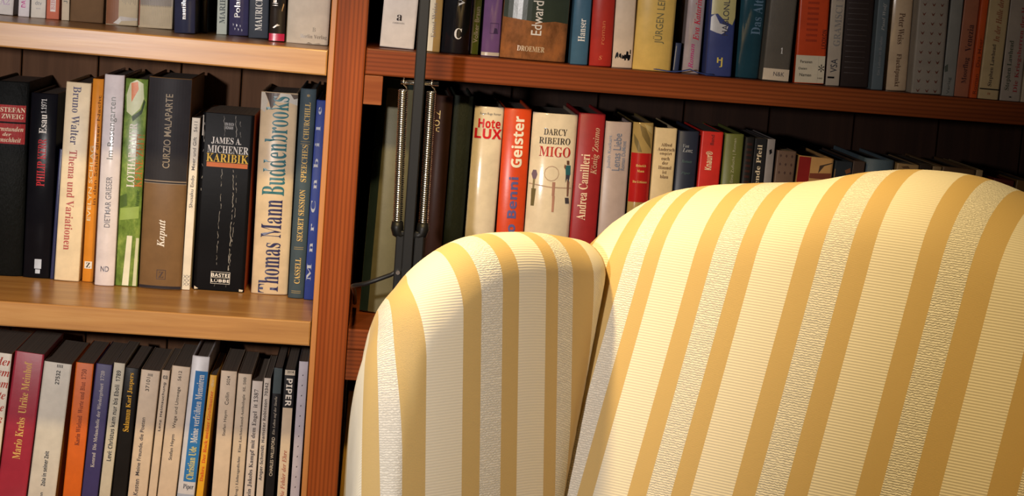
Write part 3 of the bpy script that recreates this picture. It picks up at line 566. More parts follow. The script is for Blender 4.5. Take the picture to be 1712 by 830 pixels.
  ('UL', -241.1, 35.5, 195.0, 150.0, -0.43, 'hc', (0.58, 0.48, 0.32), 2, 'cream book with grey patterned upper spine and reddish edge', [], [((0.25, 0.06, 0.03), [(0, 129.5), (0.03, 129.5), (0.03, 2.0), (0, 2.0)]), ((0.33, 0.28, 0.23), [(0.03, 129.5), (1, 129.5), (1, 23.9), (0.03, 23.9)]), ((0.45, 0.37, 0.26), [(0.05, 22.6), (0.06, 22.6), (0.06, 2.6), (0.05, 2.6)]), ((0.45, 0.37, 0.26), [(0.095, 22.6), (0.105, 22.6), (0.105, 2.6), (0.095, 2.6)]), ((0.45, 0.37, 0.26), [(0.14, 22.6), (0.15, 22.6), (0.15, 2.6), (0.14, 2.6)]), ((0.45, 0.37, 0.26), [(0.185, 22.6), (0.195, 22.6), (0.195, 2.6), (0.185, 2.6)]), ((0.45, 0.37, 0.26), [(0.23, 22.6), (0.24, 22.6), (0.24, 2.6), (0.23, 2.6)]), ((0.45, 0.37, 0.26), [(0.275, 22.6), (0.285, 22.6), (0.285, 2.6), (0.275, 2.6)]), ((0.45, 0.37, 0.26), [(0.32, 22.6), (0.33, 22.6), (0.33, 2.6), (0.32, 2.6)]), ((0.45, 0.37, 0.26), [(0.365, 22.6), (0.375, 22.6), (0.375, 2.6), (0.365, 2.6)]), ((0.45, 0.37, 0.26), [(0.41, 22.6), (0.42, 22.6), (0.42, 2.6), (0.41, 2.6)]), ((0.45, 0.37, 0.26), [(0.455, 22.6), (0.465, 22.6), (0.465, 2.6), (0.455, 2.6)]), ((0.45, 0.37, 0.26), [(0.5, 22.6), (0.51, 22.6), (0.51, 2.6), (0.5, 2.6)]), ((0.45, 0.37, 0.26), [(0.545, 22.6), (0.555, 22.6), (0.555, 2.6), (0.545, 2.6)]), ((0.45, 0.37, 0.26), [(0.59, 22.6), (0.6, 22.6), (0.6, 2.6), (0.59, 2.6)]), ((0.45, 0.37, 0.26), [(0.635, 22.6), (0.645, 22.6), (0.645, 2.6), (0.635, 2.6)]), ((0.45, 0.37, 0.26), [(0.68, 22.6), (0.69, 22.6), (0.69, 2.6), (0.68, 2.6)]), ((0.45, 0.37, 0.26), [(0.725, 22.6), (0.735, 22.6), (0.735, 2.6), (0.725, 2.6)]), ((0.45, 0.37, 0.26), [(0.77, 22.6), (0.78, 22.6), (0.78, 2.6), (0.77, 2.6)]), ((0.45, 0.37, 0.26), [(0.815, 22.6), (0.825, 22.6), (0.825, 2.6), (0.815, 2.6)]), ((0.45, 0.37, 0.26), [(0.86, 22.6), (0.87, 22.6), (0.87, 2.6), (0.86, 2.6)]), ((0.45, 0.37, 0.26), [(0.905, 22.6), (0.915, 22.6), (0.915, 2.6), (0.905, 2.6)]), ((0.2, 0.17, 0.14), [(0.05, 48.9), (0.065, 48.9), (0.065, 22.6), (0.05, 22.6)]), ((0.2, 0.17, 0.14), [(0.095, 48.9), (0.11, 48.9), (0.11, 22.6), (0.095, 22.6)]), ((0.2, 0.17, 0.14), [(0.14, 48.9), (0.155, 48.9), (0.155, 22.6), (0.14, 22.6)]), ((0.2, 0.17, 0.14), [(0.185, 48.9), (0.2, 48.9), (0.2, 22.6), (0.185, 22.6)]), ((0.2, 0.17, 0.14), [(0.23, 48.9), (0.245, 48.9), (0.245, 22.6), (0.23, 22.6)]), ((0.2, 0.17, 0.14), [(0.275, 48.9), (0.29, 48.9), (0.29, 22.6), (0.275, 22.6)]), ((0.2, 0.17, 0.14), [(0.32, 48.9), (0.335, 48.9), (0.335, 22.6), (0.32, 22.6)]), ((0.2, 0.17, 0.14), [(0.365, 48.9), (0.38, 48.9), (0.38, 22.6), (0.365, 22.6)]), ((0.2, 0.17, 0.14), [(0.41, 48.9), (0.425, 48.9), (0.425, 22.6), (0.41, 22.6)]), ((0.2, 0.17, 0.14), [(0.455, 48.9), (0.47, 48.9), (0.47, 22.6), (0.455, 22.6)]), ((0.2, 0.17, 0.14), [(0.5, 48.9), (0.515, 48.9), (0.515, 22.6), (0.5, 22.6)]), ((0.2, 0.17, 0.14), [(0.545, 48.9), (0.56, 48.9), (0.56, 22.6), (0.545, 22.6)]), ((0.2, 0.17, 0.14), [(0.59, 48.9), (0.605, 48.9), (0.605, 22.6), (0.59, 22.6)]), ((0.2, 0.17, 0.14), [(0.635, 48.9), (0.65, 48.9), (0.65, 22.6), (0.635, 22.6)]), ((0.2, 0.17, 0.14), [(0.68, 48.9), (0.695, 48.9), (0.695, 22.6), (0.68, 22.6)]), ((0.2, 0.17, 0.14), [(0.725, 48.9), (0.74, 48.9), (0.74, 22.6), (0.725, 22.6)]), ((0.2, 0.17, 0.14), [(0.77, 48.9), (0.785, 48.9), (0.785, 22.6), (0.77, 22.6)]), ((0.2, 0.17, 0.14), [(0.815, 48.9), (0.83, 48.9), (0.83, 22.6), (0.815, 22.6)]), ((0.2, 0.17, 0.14), [(0.86, 48.9), (0.875, 48.9), (0.875, 22.6), (0.86, 22.6)]), ((0.2, 0.17, 0.14), [(0.905, 48.9), (0.92, 48.9), (0.92, 22.6), (0.905, 22.6)])], {}),
  ('UL', -203.6, 21.2, 215.1, 84.3, -2.15, 'hc', (0.028, 0.035, 0.075), 2, 'dark blue glossy book with white upright word on the top shelf', [('nautilus', 's', (0.8, 0.76, 0.7), 'u', 14.0, 38.2, 0.45, 0.22)], [], {'rough': 0.15}),
  ('UL', -189.3, 7.0, 215.1, 143.4, -1.89, 'hc', (0.01, 0.01, 0.012), 1, 'black slim book beside the dark blue glossy book', [], [], {'rough': 0.2, 'back': 0.008}),
  ('UL', -171.3, 10.7, 185.1, 150.0, -1.39, 'pb', (0.52, 0.57, 0.5), 0.4, 'slim pale green book with dark upright capitals on the top shelf', [('MARIE', 's', (0.03, 0.05, 0.05), 'u', 11.4, 38.3, 0.5, 0.55)], [], {}),
  ('UL', -153.7, 20.4, 200.1, 150.0, -1.95, 'hc', (0.06, 0.055, 0.13), 2, 'violet-blue glossy book with white speckles beside the slate book', [('Polar', 'n', (0.8, 0.76, 0.7), 'u', 19.2, 40.5, 0.42, 0.3)], [((0.6, 0.6, 0.65), [(0.2, 12.9), (0.26, 11.7), (0.22, 9.8)]), ((0.6, 0.6, 0.65), [(0.29, 8.5), (0.35, 7.3), (0.31, 5.4)]), ((0.6, 0.6, 0.65), [(0.38, 12.3), (0.44, 11.1), (0.4, 9.2)]), ((0.6, 0.6, 0.65), [(0.47, 7.9), (0.53, 6.7), (0.49, 4.8)]), ((0.6, 0.6, 0.65), [(0.56, 11.7), (0.62, 10.4), (0.58, 8.5)]), ((0.6, 0.6, 0.65), [(0.65, 7.3), (0.71, 6.0), (0.67, 4.1)])], {'rough': 0.15}),
  ('UL', -131.3, 20.3, 200.1, 126.9, -1.75, 'hc', (0.055, 0.065, 0.085), 1, 'slate grey book with bold white upright capitals on the top shelf', [('MAURICE S', 'S', (0.8, 0.76, 0.7), 'u', 8.1, 48.5, 0.5, 0.36)], [], {}),
  ('UL', -110.0, 16.1, 190.0, 87.8, -0.93, 'hc', (0.015, 0.013, 0.012), 1, 'black book with a bright red foot on the top shelf', [('BEI', 'b', (0.7, 0.5, 0.3), 'u', 39.9, 55.1, 0.3, 0.2)], [((0.6, 0.02, 0.07), [(0, 8.2), (1, 8.2), (1, -0.7), (0, -0.7)]), ((0.7, 0.4, 0.15), [(0.75, 32.0), (0.85, 39.3), (0.9, 38.1), (0.78, 30.8)]), ((0.75, 0.65, 0.5), [(0.2, 14.3), (0.5, 18.0), (0.7, 16.7), (0.45, 15.5), (0.3, 13.7)]), ((0.6, 0.5, 0.4), [(0.15, 39.3), (0.5, 39.3), (0.5, 38.7), (0.15, 38.7)]), ((0.6, 0.5, 0.4), [(0.15, 37.2), (0.5, 37.2), (0.5, 36.6), (0.15, 36.6)])], {'rough': 0.2}),
  ('UL', -79.7, 43.9, 210.0, 93.1, 0.2, 'hc', (0.68, 0.6, 0.49), 5, 'wide cream book standing against the wooden upright on the top shelf', [('Berlin Verlag', 's', (0.28, 0.24, 0.2), 'h', 10.1, 5.2, 0.66, 0.62), ('B', 'S', (0.4, 0.36, 0.3), 'h', 17.5, 13.2, 0.66, 0.08)], [((0.2, 0.15, 0.1), [(0.5, -1.0), (0.55, 2.1), (0.65, 0.3), (0.8, 1.5), (0.85, -1.6), (0.6, -1.6)])], {'rough': 0.3}),
  ('UR', 13.1, 34.6, 205.1, 43.8, 1.52, 'hc', (0.7, 0.64, 0.6), 1, 'wide white book with small black letter a beside the lamp rod', [('a', 'S', (0.03, 0.02, 0.02), 'h', 33.5, 27.4, 0.5, 0.16), ('AMMANN', 'n', (0.3, 0.27, 0.26), 'h', 25.9, 24.1, 0.48, 0.35)], [], {'rough': 0.4}),
  ('UR', 45.9, 20.5, 200.0, 28.6, 0.07, 'hc', (0.36, 0.22, 0.07), 1, 'cream and ochre book partly hidden by the lamp rod', [('Ernst Weiss', 's', (0.25, 0.2, 0.16), 'u', 14.4, 49.0, 0.62, 0.22)], [((0.64, 0.57, 0.44), [(0, 146.5), (0.64, 146.5), (0.64, -0.6), (0, -0.6)])], {}),
  ('UR', 71.6, 28.5, 205.0, 29.9, 0.68, 'hc', (0.01, 0.01, 0.012), 5, 'glossy black book with white ring emblem on the upper right shelf', [('C', 'S', (0.8, 0.76, 0.7), 'h', 25.5, 14.7, 0.55, 0.26), ('VI', 'S', (0.6, 0.6, 0.6), 'u', 47.6, 58.9, 0.6, 0.22)], [], {'rough': 0.12}),
  ('UR', 91.2, 8.4, 200.0, 47.4, 0.55, 'hc', (0.16, 0.22, 0.04), 1, 'slim green book with white upright name beside the purple book', [('Volker Braun', 'n', (0.8, 0.76, 0.7), 'u', 12.1, 48.4, 0.58, 0.55)], [((0.6, 0.6, 0.52), [(0, 151.2), (0.22, 151.2), (0.22, 0.0), (0, 0.0)])], {'rough': 0.2}),
  ('UR', 107.2, 18.3, 200.0, 35.0, -0.15, 'hc', (0.15, 0.075, 0.19), 2, 'purple glossy book on the upper right shelf', [], [((0.5, 0.42, 0.33), [(0, 4.2), (1, 4.2), (1, -1.2), (0, -1.2)]), ((0.06, 0.03, 0.08), [(0.4, 33.7), (0.42, 33.7), (0.42, 22.9), (0.4, 22.9)]), ((0.06, 0.03, 0.08), [(0.85, 33.7), (0.87, 33.7), (0.87, 22.9), (0.85, 22.9)]), ((0.06, 0.03, 0.08), [(0.4, 33.7), (0.87, 33.7), (0.87, 33.1), (0.4, 33.1)]), ((0.06, 0.03, 0.08), [(0.4, 23.5), (0.87, 23.5), (0.87, 22.9), (0.4, 22.9)]), ((0.05, 0.03, 0.07), [(0.6, 23.5), (0.65, 28.9), (0.8, 28.3), (0.84, 23.5)])], {'rough': 0.15}),
  ('UR', 149.5, 65.9, 215.0, 23.2, 0.68, 'hc', (0.26, 0.1, 0.035), 6, 'very thick book with dark green and rusty landscape spine', [('Edward P', 'n', (0.72, 0.66, 0.58), 'u', 25.1, 69.2, 0.52, 0.16), ('DROEMER', 's', (0.6, 0.45, 0.28), 'h', 13.7, 8.3, 0.46, 0.42)], [((0.035, 0.045, 0.03), [(0, 155.6), (1, 155.6), (1, 38.8), (0.8, 40.0), (0.6, 38.2), (0.3, 39.4), (0, 41.2)])], {'rough': 0.25, 'mottle': (0.36, 0.13, 0.04)}),
  ('UR', 195.6, 17.5, 205.0, 15.4, -0.47, 'hc', (0.055, 0.13, 0.2), 2, 'steel blue book with white upright word beside the red book', [('Hanser', 's', (0.8, 0.76, 0.7), 'u', 23.2, 45.8, 0.55, 0.4)], [], {'rough': 0.3}),
  ('UR', 217.3, 22.3, 205.0, 15.5, -0.91, 'hc', (0.42, 0.03, 0.02), 3, 'bright red book on the upper right shelf', [('roman', 'n', (0.6, 0.15, 0.06), 'u', 22.0, 45.2, 0.55, 0.13), ('S', 'i', (0.65, 0.2, 0.08), 'h', 10.6, 6.5, 0.48, 0.15)], [], {'rough': 0.35}),
  ('UR', 239.7, 20.7, 205.0, 19.9, -0.97, 'hc', (0.66, 0.52, 0.38), 2, 'cream book with tiny black carriage emblem', [], [((0.005, 0.005, 0.006), [(0.13, 10.5), (0.18, 14.7), (0.25, 15.9), (0.3, 13.5), (0.27, 9.3), (0.22, 11.1), (0.16, 8.7)]), ((0.005, 0.005, 0.006), [(0.3, 9.9), (0.33, 14.1), (0.42, 14.7), (0.45, 10.5), (0.4, 9.3), (0.36, 11.1)]), ((0.005, 0.005, 0.006), [(0.45, 9.3), (0.48, 13.5), (0.55, 12.3), (0.6, 12.9), (0.6, 9.3)]), ((0.005, 0.005, 0.006), [(0.58, 9.9), (0.56, 13.5), (0.66, 13.5), (0.68, 17.1), (0.78, 16.5), (0.78, 13.5), (0.9, 13.5), (0.88, 9.3)]), ((0.005, 0.005, 0.006), [(0.6, 7.5), (0.58, 10.5), (0.66, 10.5), (0.68, 8.1)]), ((0.005, 0.005, 0.006), [(0.76, 7.5), (0.74, 10.5), (0.86, 10.5), (0.86, 8.1)]), ((0.005, 0.005, 0.006), [(0.84, 14.7), (0.85, 18.9), (0.9, 18.3), (0.9, 14.1)])], {'rough': 0.45}),
  ('UR', 269.6, 38.5, 205.0, 14.5, 0.22, 'hc', (0.7, 0.46, 0.12), 5, 'wide yellow book with grey upright capitals and blue ribbon', [('JÜRGEN LEIN', 'n', (0.2, 0.17, 0.08), 'u', 27.6, 77.1, 0.6, 0.3)], [], {'rough': 0.35, 'ribbon': 1}),
  ('UR', 295.0, 6.1, 29.7, 26.2, 2.09, 'pb', (0.025, 0.035, 0.08), 0.4, 'small dark navy booklet beside the yellow book', [], [((0.35, 0.3, 0.2), [(0.1, 26.4), (0.2, 26.4), (0.2, 2.2), (0.1, 2.2)])], {'nodeep': 1}),
  ('UR', 311.1, 17.1, 200.0, 29.3, 0.12, 'hc', (0.42, 0.34, 0.33), 2, 'greyish pink glossy book with red upright script', [('Eva Katarina', 'i', (0.55, 0.02, 0.05), 'u', 33.6, 79.3, 0.62, 0.36), ('Roman', 'i', (0.5, 0.05, 0.2), 'u', 5.2, 30.0, 0.45, 0.28)], [], {'rough': 0.18}),
  ('UR', 336.7, 25.8, 205.0, 10.8, -0.99, 'hc', (0.04, 0.055, 0.17), 2, 'blue book with yellow and white painted picture and yellow sign', [('HABLONLI', 'n', (0.05, 0.05, 0.07), 'u', 41.0, 77.9, 0.62, 0.24), ('H', 'b', (0.65, 0.5, 0.1), 'h', 18.9, 13.5, 0.5, 0.22), ('J', 'b', (0.65, 0.5, 0.1), 'h', 13.5, 9.3, 0.55, 0.12)], [((0.48, 0.42, 0.18), [(0.05, 112.3), (1, 112.3), (1, 58.9), (0.9, 51.8), (0.6, 55.3), (0.3, 62.5), (0.05, 61.3)]), ((0.5, 0.48, 0.46), [(0.05, 45.8), (0.05, 58.9), (0.2, 61.9), (0.4, 52.9), (0.75, 50.6), (0.7, 45.8), (0.5, 42.2), (0.3, 43.4)])], {'rough': 0.35}),
  ('UR', 366.2, 28.5, 210.0, 26.4, 0.97, 'hc', (0.015, 0.055, 0.075), 5, 'dark teal glossy book on the upper right shelf', [('Das Alte', 's', (0.12, 0.2, 0.28), 'u', 44.4, 84.2, 0.72, 0.36)], [], {'rough': 0.12}),
  ('UR', 394.5, 26.8, 205.0, 10.2, 0.84, 'hc', (0.1, 0.085, 0.065), 1, 'grey-brown book with white numeral and cream foot', [('1', 's', (0.8, 0.76, 0.7), 'h', 34.0, 28.0, 0.62, 0.08), ('N&K', 'n', (0.12, 0.1, 0.09), 'h', 9.4, 5.1, 0.6, 0.42)], [((0.58, 0.47, 0.34), [(0, 12.4), (1, 12.4), (1, -1.2), (0, -1.2)])], {'rough': 0.5}),
  ('UR', 430.3, 30.1, 190.1, 16.9, -1.31, 'pb', (0.5, 0.055, 0.012), 0.4, 'orange-red paperback with white foot and black flower emblem', [('LEXIKON', 'b', (0.12, 0.02, 0.01), 'u', 35.5, 54.7, 0.9, 0.14), ('Personen', 'n', (0.005, 0.005, 0.006), 'h', 23.4, 20.4, 0.35, 0.4), ('Daten', 'n', (0.005, 0.005, 0.006), 'h', 16.2, 13.8, 0.25, 0.28), ('Namen', 'n', (0.005, 0.005, 0.006), 'h', 10.2, 7.1, 0.35, 0.4), ('*', 'b', (0.005, 0.005, 0.006), 'h', 19.8, 12.0, 0.88, 0.2), ('100', 'n', (0.005, 0.005, 0.006), 'h', 6.5, 5.0, 0.86, 0.16)], [((0.58, 0.5, 0.36), [(0, 28.2), (1, 28.2), (1, -1.3), (0, -1.3)]), ((0.42, 0.35, 0.26), [(0.765, 28.2), (0.775, 28.2), (0.775, -1.3), (0.765, -1.3)]), ((0.33, 0.035, 0.01), [(0.28, 82.2), (0.66, 82.2), (0.66, 79.8), (0.28, 79.8)]), ((0.33, 0.035, 0.01), [(0.28, 76.8), (0.66, 76.8), (0.66, 74.4), (0.28, 74.4)]), ((0.33, 0.035, 0.01), [(0.28, 71.5), (0.66, 71.5), (0.66, 69.1), (0.28, 69.1)]), ((0.33, 0.035, 0.01), [(0.28, 66.1), (0.66, 66.1), (0.66, 63.7), (0.28, 63.7)]), ((0.33, 0.035, 0.01), [(0.28, 60.7), (0.66, 60.7), (0.66, 58.3), (0.28, 58.3)]), ((0.33, 0.035, 0.01), [(0.28, 55.3), (0.66, 55.3), (0.66, 52.9), (0.28, 52.9)]), ((0.33, 0.035, 0.01), [(0.28, 49.9), (0.66, 49.9), (0.66, 47.5), (0.28, 47.5)]), ((0.33, 0.035, 0.01), [(0.28, 44.5), (0.66, 44.5), (0.66, 42.1), (0.28, 42.1)])], {'rough': 0.35}),
  ('UR', 455.2, 13.9, 200.0, 20.9, -1.28, 'pb', (0.4, 0.33, 0.25), 0.4, 'greyish beige book with upright capitals beside the dark brown book', [('GRAMSCI M', 's', (0.22, 0.2, 0.18), 'u', 39.8, 92.7, 0.58, 0.5), ('VSA', 'n', (0.04, 0.04, 0.05), 'u', 13.2, 27.1, 0.5, 0.5)], [((0.005, 0.005, 0.006), [(0.1, 9.0), (0.6, 9.0), (0.6, 7.2), (0.1, 7.2)])], {}),
  ('UR', 478.3, 29.2, 205.0, 23.1, -1.18, 'hc', (0.03, 0.02, 0.017), 2, 'dark brown book between the greyish beige and the slate book', [], [((0.05, 0.037, 0.032), [(0.1, 85.1), (0.8, 85.1), (0.8, 84.5), (0.1, 84.5)]), ((0.05, 0.037, 0.032), [(0.1, 79.7), (0.8, 79.7), (0.8, 79.1), (0.1, 79.1)]), ((0.05, 0.037, 0.032), [(0.1, 74.3), (0.8, 74.3), (0.8, 73.7), (0.1, 73.7)]), ((0.05, 0.037, 0.032), [(0.1, 68.8), (0.8, 68.8), (0.8, 68.2), (0.1, 68.2)]), ((0.05, 0.037, 0.032), [(0.1, 63.4), (0.8, 63.4), (0.8, 62.8), (0.1, 62.8)]), ((0.05, 0.037, 0.032), [(0.1, 58.0), (0.8, 58.0), (0.8, 57.4), (0.1, 57.4)]), ((0.05, 0.037, 0.032), [(0.1, 52.6), (0.8, 52.6), (0.8, 52.0), (0.1, 52.0)]), ((0.05, 0.037, 0.032), [(0.1, 47.1), (0.8, 47.1), (0.8, 46.5), (0.1, 46.5)]), ((0.05, 0.037, 0.032), [(0.1, 41.7), (0.8, 41.7), (0.8, 41.1), (0.1, 41.1)]), ((0.05, 0.037, 0.032), [(0.1, 36.3), (0.8, 36.3), (0.8, 35.7), (0.1, 35.7)]), ((0.05, 0.037, 0.032), [(0.1, 30.8), (0.8, 30.8), (0.8, 30.2), (0.1, 30.2)]), ((0.05, 0.037, 0.032), [(0.1, 25.4), (0.8, 25.4), (0.8, 24.8), (0.1, 24.8)]), ((0.05, 0.037, 0.032), [(0.1, 19.9), (0.8, 19.9), (0.8, 19.3), (0.1, 19.3)]), ((0.05, 0.037, 0.032), [(0.1, 14.5), (0.8, 14.5), (0.8, 13.9), (0.1, 13.9)])], {'rough': 0.5}),
  ('UR', 498.9, 11.6, 200.0, 11.8, -0.76, 'pb', (0.09, 0.115, 0.125), 0.4, 'slim slate blue book beside the tan glossy book', [('Paul Wolf', 'i', (0.3, 0.3, 0.28), 'u', 59.4, 87.5, 0.6, 0.36), ('Ein Leben in Briefen', 'n', (0.2, 0.2, 0.2), 'u', 14.8, 53.4, 0.5, 0.26)], [], {}),
  ('UR', 520.7, 24.3, 205.0, 22.9, -1.11, 'hc', (0.55, 0.4, 0.25), 4, 'tan glossy book with downward brown title on the upper right shelf', [('Peter Weiss', 's', (0.1, 0.05, 0.03), 'd', 78.5, 47.1, 0.55, 0.26), ('Fluchtpunkt', 's', (0.1, 0.05, 0.03), 'd', 37.4, 4.0, 0.52, 0.26)], [], {'rough': 0.2}),
  ('UR', 548.6, 30.8, 205.0, 6.7, -0.94, 'hc', (0.27, 0.23, 0.18), 1, 'grey book covered with rows of small reddish birds', [], [((0.13, 0.04, 0.025), [(0.14, 100.7), (0.2, 99.2), (0.27, 101.0), (0.22, 97.4), (0.18, 97.7)]), ((0.13, 0.04, 0.025), [(0.44, 100.7), (0.5, 99.2), (0.57, 101.0), (0.52, 97.4), (0.48, 97.7)]), ((0.13, 0.04, 0.025), [(0.72, 100.7), (0.78, 99.2), (0.85, 101.0), (0.8, 97.4), (0.76, 97.7)]), ((0.13, 0.04, 0.025), [(0.14, 91.2), (0.2, 89.7), (0.27, 91.5), (0.22, 87.9), (0.18, 88.2)]), ((0.13, 0.04, 0.025), [(0.44, 91.2), (0.5, 89.7), (0.57, 91.5), (0.52, 87.9), (0.48, 88.2)]), ((0.13, 0.04, 0.025), [(0.72, 91.2), (0.78, 89.7), (0.85, 91.5), (0.8, 87.9), (0.76, 88.2)]), ((0.13, 0.04, 0.025), [(0.14, 81.6), (0.2, 80.1), (0.27, 81.9), (0.22, 78.3), (0.18, 78.6)]), ((0.13, 0.04, 0.025), [(0.44, 81.6), (0.5, 80.1), (0.57, 81.9), (0.52, 78.3), (0.48, 78.6)]), ((0.13, 0.04, 0.025), [(0.72, 81.6), (0.78, 80.1), (0.85, 81.9), (0.8, 78.3), (0.76, 78.6)]), ((0.13, 0.04, 0.025), [(0.14, 72.0), (0.2, 70.6), (0.27, 72.3), (0.22, 68.8), (0.18, 69.1)]), ((0.13, 0.04, 0.025), [(0.44, 72.0), (0.5, 70.6), (0.57, 72.3), (0.52, 68.8), (0.48, 69.1)]), ((0.13, 0.04, 0.025), [(0.72, 72.0), (0.78, 70.6), (0.85, 72.3), (0.8, 68.8), (0.76, 69.1)]), ((0.13, 0.04, 0.025), [(0.14, 62.5), (0.2, 61.0), (0.27, 62.8), (0.22, 59.2), (0.18, 59.5)]), ((0.13, 0.04, 0.025), [(0.44, 62.5), (0.5, 61.0), (0.57, 62.8), (0.52, 59.2), (0.48, 59.5)]), ((0.13, 0.04, 0.025), [(0.72, 62.5), (0.78, 61.0), (0.85, 62.8), (0.8, 59.2), (0.76, 59.5)]), ((0.13, 0.04, 0.025), [(0.14, 52.9), (0.2, 51.4), (0.27, 53.2), (0.22, 49.6), (0.18, 49.9)]), ((0.13, 0.04, 0.025), [(0.44, 52.9), (0.5, 51.4), (0.57, 53.2), (0.52, 49.6), (0.48, 49.9)]), ((0.13, 0.04, 0.025), [(0.72, 52.9), (0.78, 51.4), (0.85, 53.2), (0.8, 49.6), (0.76, 49.9)]), ((0.13, 0.04, 0.025), [(0.14, 43.3), (0.2, 41.8), (0.27, 43.6), (0.22, 40.0), (0.18, 40.3)]), ((0.13, 0.04, 0.025), [(0.44, 43.3), (0.5, 41.8), (0.57, 43.6), (0.52, 40.0), (0.48, 40.3)]), ((0.13, 0.04, 0.025), [(0.72, 43.3), (0.78, 41.8), (0.85, 43.6), (0.8, 40.0), (0.76, 40.3)]), ((0.13, 0.04, 0.025), [(0.14, 33.6), (0.2, 32.1), (0.27, 33.9), (0.22, 30.3), (0.18, 30.6)]), ((0.13, 0.04, 0.025), [(0.44, 33.6), (0.5, 32.1), (0.57, 33.9), (0.52, 30.3), (0.48, 30.6)]), ((0.13, 0.04, 0.025), [(0.72, 33.6), (0.78, 32.1), (0.85, 33.9), (0.8, 30.3), (0.76, 30.6)]), ((0.13, 0.04, 0.025), [(0.14, 24.0), (0.2, 22.5), (0.27, 24.3), (0.22, 20.7), (0.18, 21.0)]), ((0.13, 0.04, 0.025), [(0.44, 24.0), (0.5, 22.5), (0.57, 24.3), (0.52, 20.7), (0.48, 21.0)]), ((0.13, 0.04, 0.025), [(0.72, 24.0), (0.78, 22.5), (0.85, 24.3), (0.8, 20.7), (0.76, 21.0)]), ((0.13, 0.04, 0.025), [(0.14, 14.4), (0.2, 12.9), (0.27, 14.7), (0.22, 11.0), (0.18, 11.3)]), ((0.13, 0.04, 0.025), [(0.44, 14.4), (0.5, 12.9), (0.57, 14.7), (0.52, 11.0), (0.48, 11.3)]), ((0.13, 0.04, 0.025), [(0.72, 14.4), (0.78, 12.9), (0.85, 14.7), (0.8, 11.0), (0.76, 11.3)]), ((0.13, 0.04, 0.025), [(0.14, 4.7), (0.2, 3.2), (0.27, 5.0), (0.22, 1.4), (0.18, 1.7)]), ((0.13, 0.04, 0.025), [(0.44, 4.7), (0.5, 3.2), (0.57, 5.0), (0.52, 1.4), (0.48, 1.7)]), ((0.13, 0.04, 0.025), [(0.72, 4.7), (0.78, 3.2), (0.85, 5.0), (0.8, 1.4), (0.76, 1.7)])], {'rough': 0.5}),
  ('UR', 571.2, 12.4, 200.0, 8.3, -0.04, 'pb', (0.22, 0.21, 0.18), 0.4, 'narrow greenish grey book beside the terracotta book', [('Verlag', 'n', (0.1, 0.1, 0.08), 'u', 1.7, 18.6, 0.5, 0.3)], [((0.06, 0.07, 0.05), [(0.0, 29.5), (0.25, 31.9), (0.3, 24.7), (0.05, 23.5)])], {}),
  ('UR', 585.3, 15.3, 180.0, 10.1, 0.91, 'pb', (0.34, 0.12, 0.06), 0.4, 'terracotta paperback with dark upright lettering', [('Moorflug', 's', (0.06, 0.02, 0.02), 'u', 13.7, 39.7, 0.6, 0.42), ('Venezia', 's', (0.06, 0.02, 0.02), 'u', 45.8, 72.9, 0.6, 0.42)], [], {}),
  ('UR', 596.8, 7.2, 180.0, 5.4, 1.1, 'pb', (0.55, 0.08, 0.012), 0.4, 'slim bright orange paperback near right end of the upper shelf', [('Roman   Das Meer', 'n', (0.2, 0.03, 0.01), 'u', 4.0, 60.2, 0.55, 0.5)], [], {}),
  ('UR', 611.6, 20.7, 180.0, 4.0, 0.92, 'pb', (0.52, 0.38, 0.19), 0.4, 'cream yellow paperback with a black bar near its foot', [('Stephen Lawhead', 's', (0.06, 0.04, 0.03), 'u', 13.1, 55.4, 0.5, 0.24), ('In der Halle der D', 'i', (0.3, 0.09, 0.04), 'u', 57.8, 107.6, 0.55, 0.3), ('II', 'b', (0.3, 0.05, 0.03), 'h', 6.5, 4.7, 0.5, 0.14)], [((0.005, 0.005, 0.006), [(0.02, 10.7), (1, 10.7), (1, 9.5), (0.02, 9.5)])], {}),
  ('UR', 635.1, 21.0, 180.0, 7.1, 0.17, 'pb', (0.4, 0.33, 0.26), 0.4, 'greyish paperback with dark and red upright lettering at right end of the upper shelf', [('Stephen Lawhead', 's', (0.06, 0.07, 0.04), 'u', 10.6, 60.8, 0.3, 0.27), ('Die Kriegsherren der H', 's', (0.35, 0.05, 0.05), 'u', 8.8, 95.1, 0.72, 0.26), ('I', 'b', (0.005, 0.005, 0.006), 'h', 4.6, 3.4, 0.5, 0.2)], [], {}),
  ('UR', 656.0, 20.0, 180.0, 5.4, 0.82, 'pb', (0.52, 0.42, 0.28), 0.4, 'cream paperback cut by the right frame edge on the upper shelf', [], [], {}),
  ('MR', 12.7, 40.3, 247.8, 98.0, 1.23, 'hc', (0.15, 0.135, 0.075), 7, 'tall olive book with dark green edge behind the spring lamp', [], [((0.015, 0.025, 0.022), [(0, 247.5), (0.22, 247.5), (0.22, 0.7), (0, 0.7)]), ((0.02, 0.03, 0.027), [(0, 247.8), (1, 247.8), (1, 237.5), (0, 237.5)])], {'rough': 0.5}),  # dark band at the head paints shade under the shelf into the spine
  ('MR', 63.3, 17.0, 238.6, 30.0, 0.33, 'hc', (0.035, 0.014, 0.009), 2, 'dark brown book with gold upright letters behind the lamp spring', [('HOLZ', 'n', (0.65, 0.45, 0.15), 'u', 201.4, 223.2, 0.14, 0.34)], [], {'rough': 0.4}),
  ('MR', 82.3, 19.3, 239.7, 30.0, 0.47, 'hc', (0.022, 0.027, 0.022), 4, 'worn black-green leather book beside the white and red titled book', [], [], {'rough': 0.45, 'leather': 1}),
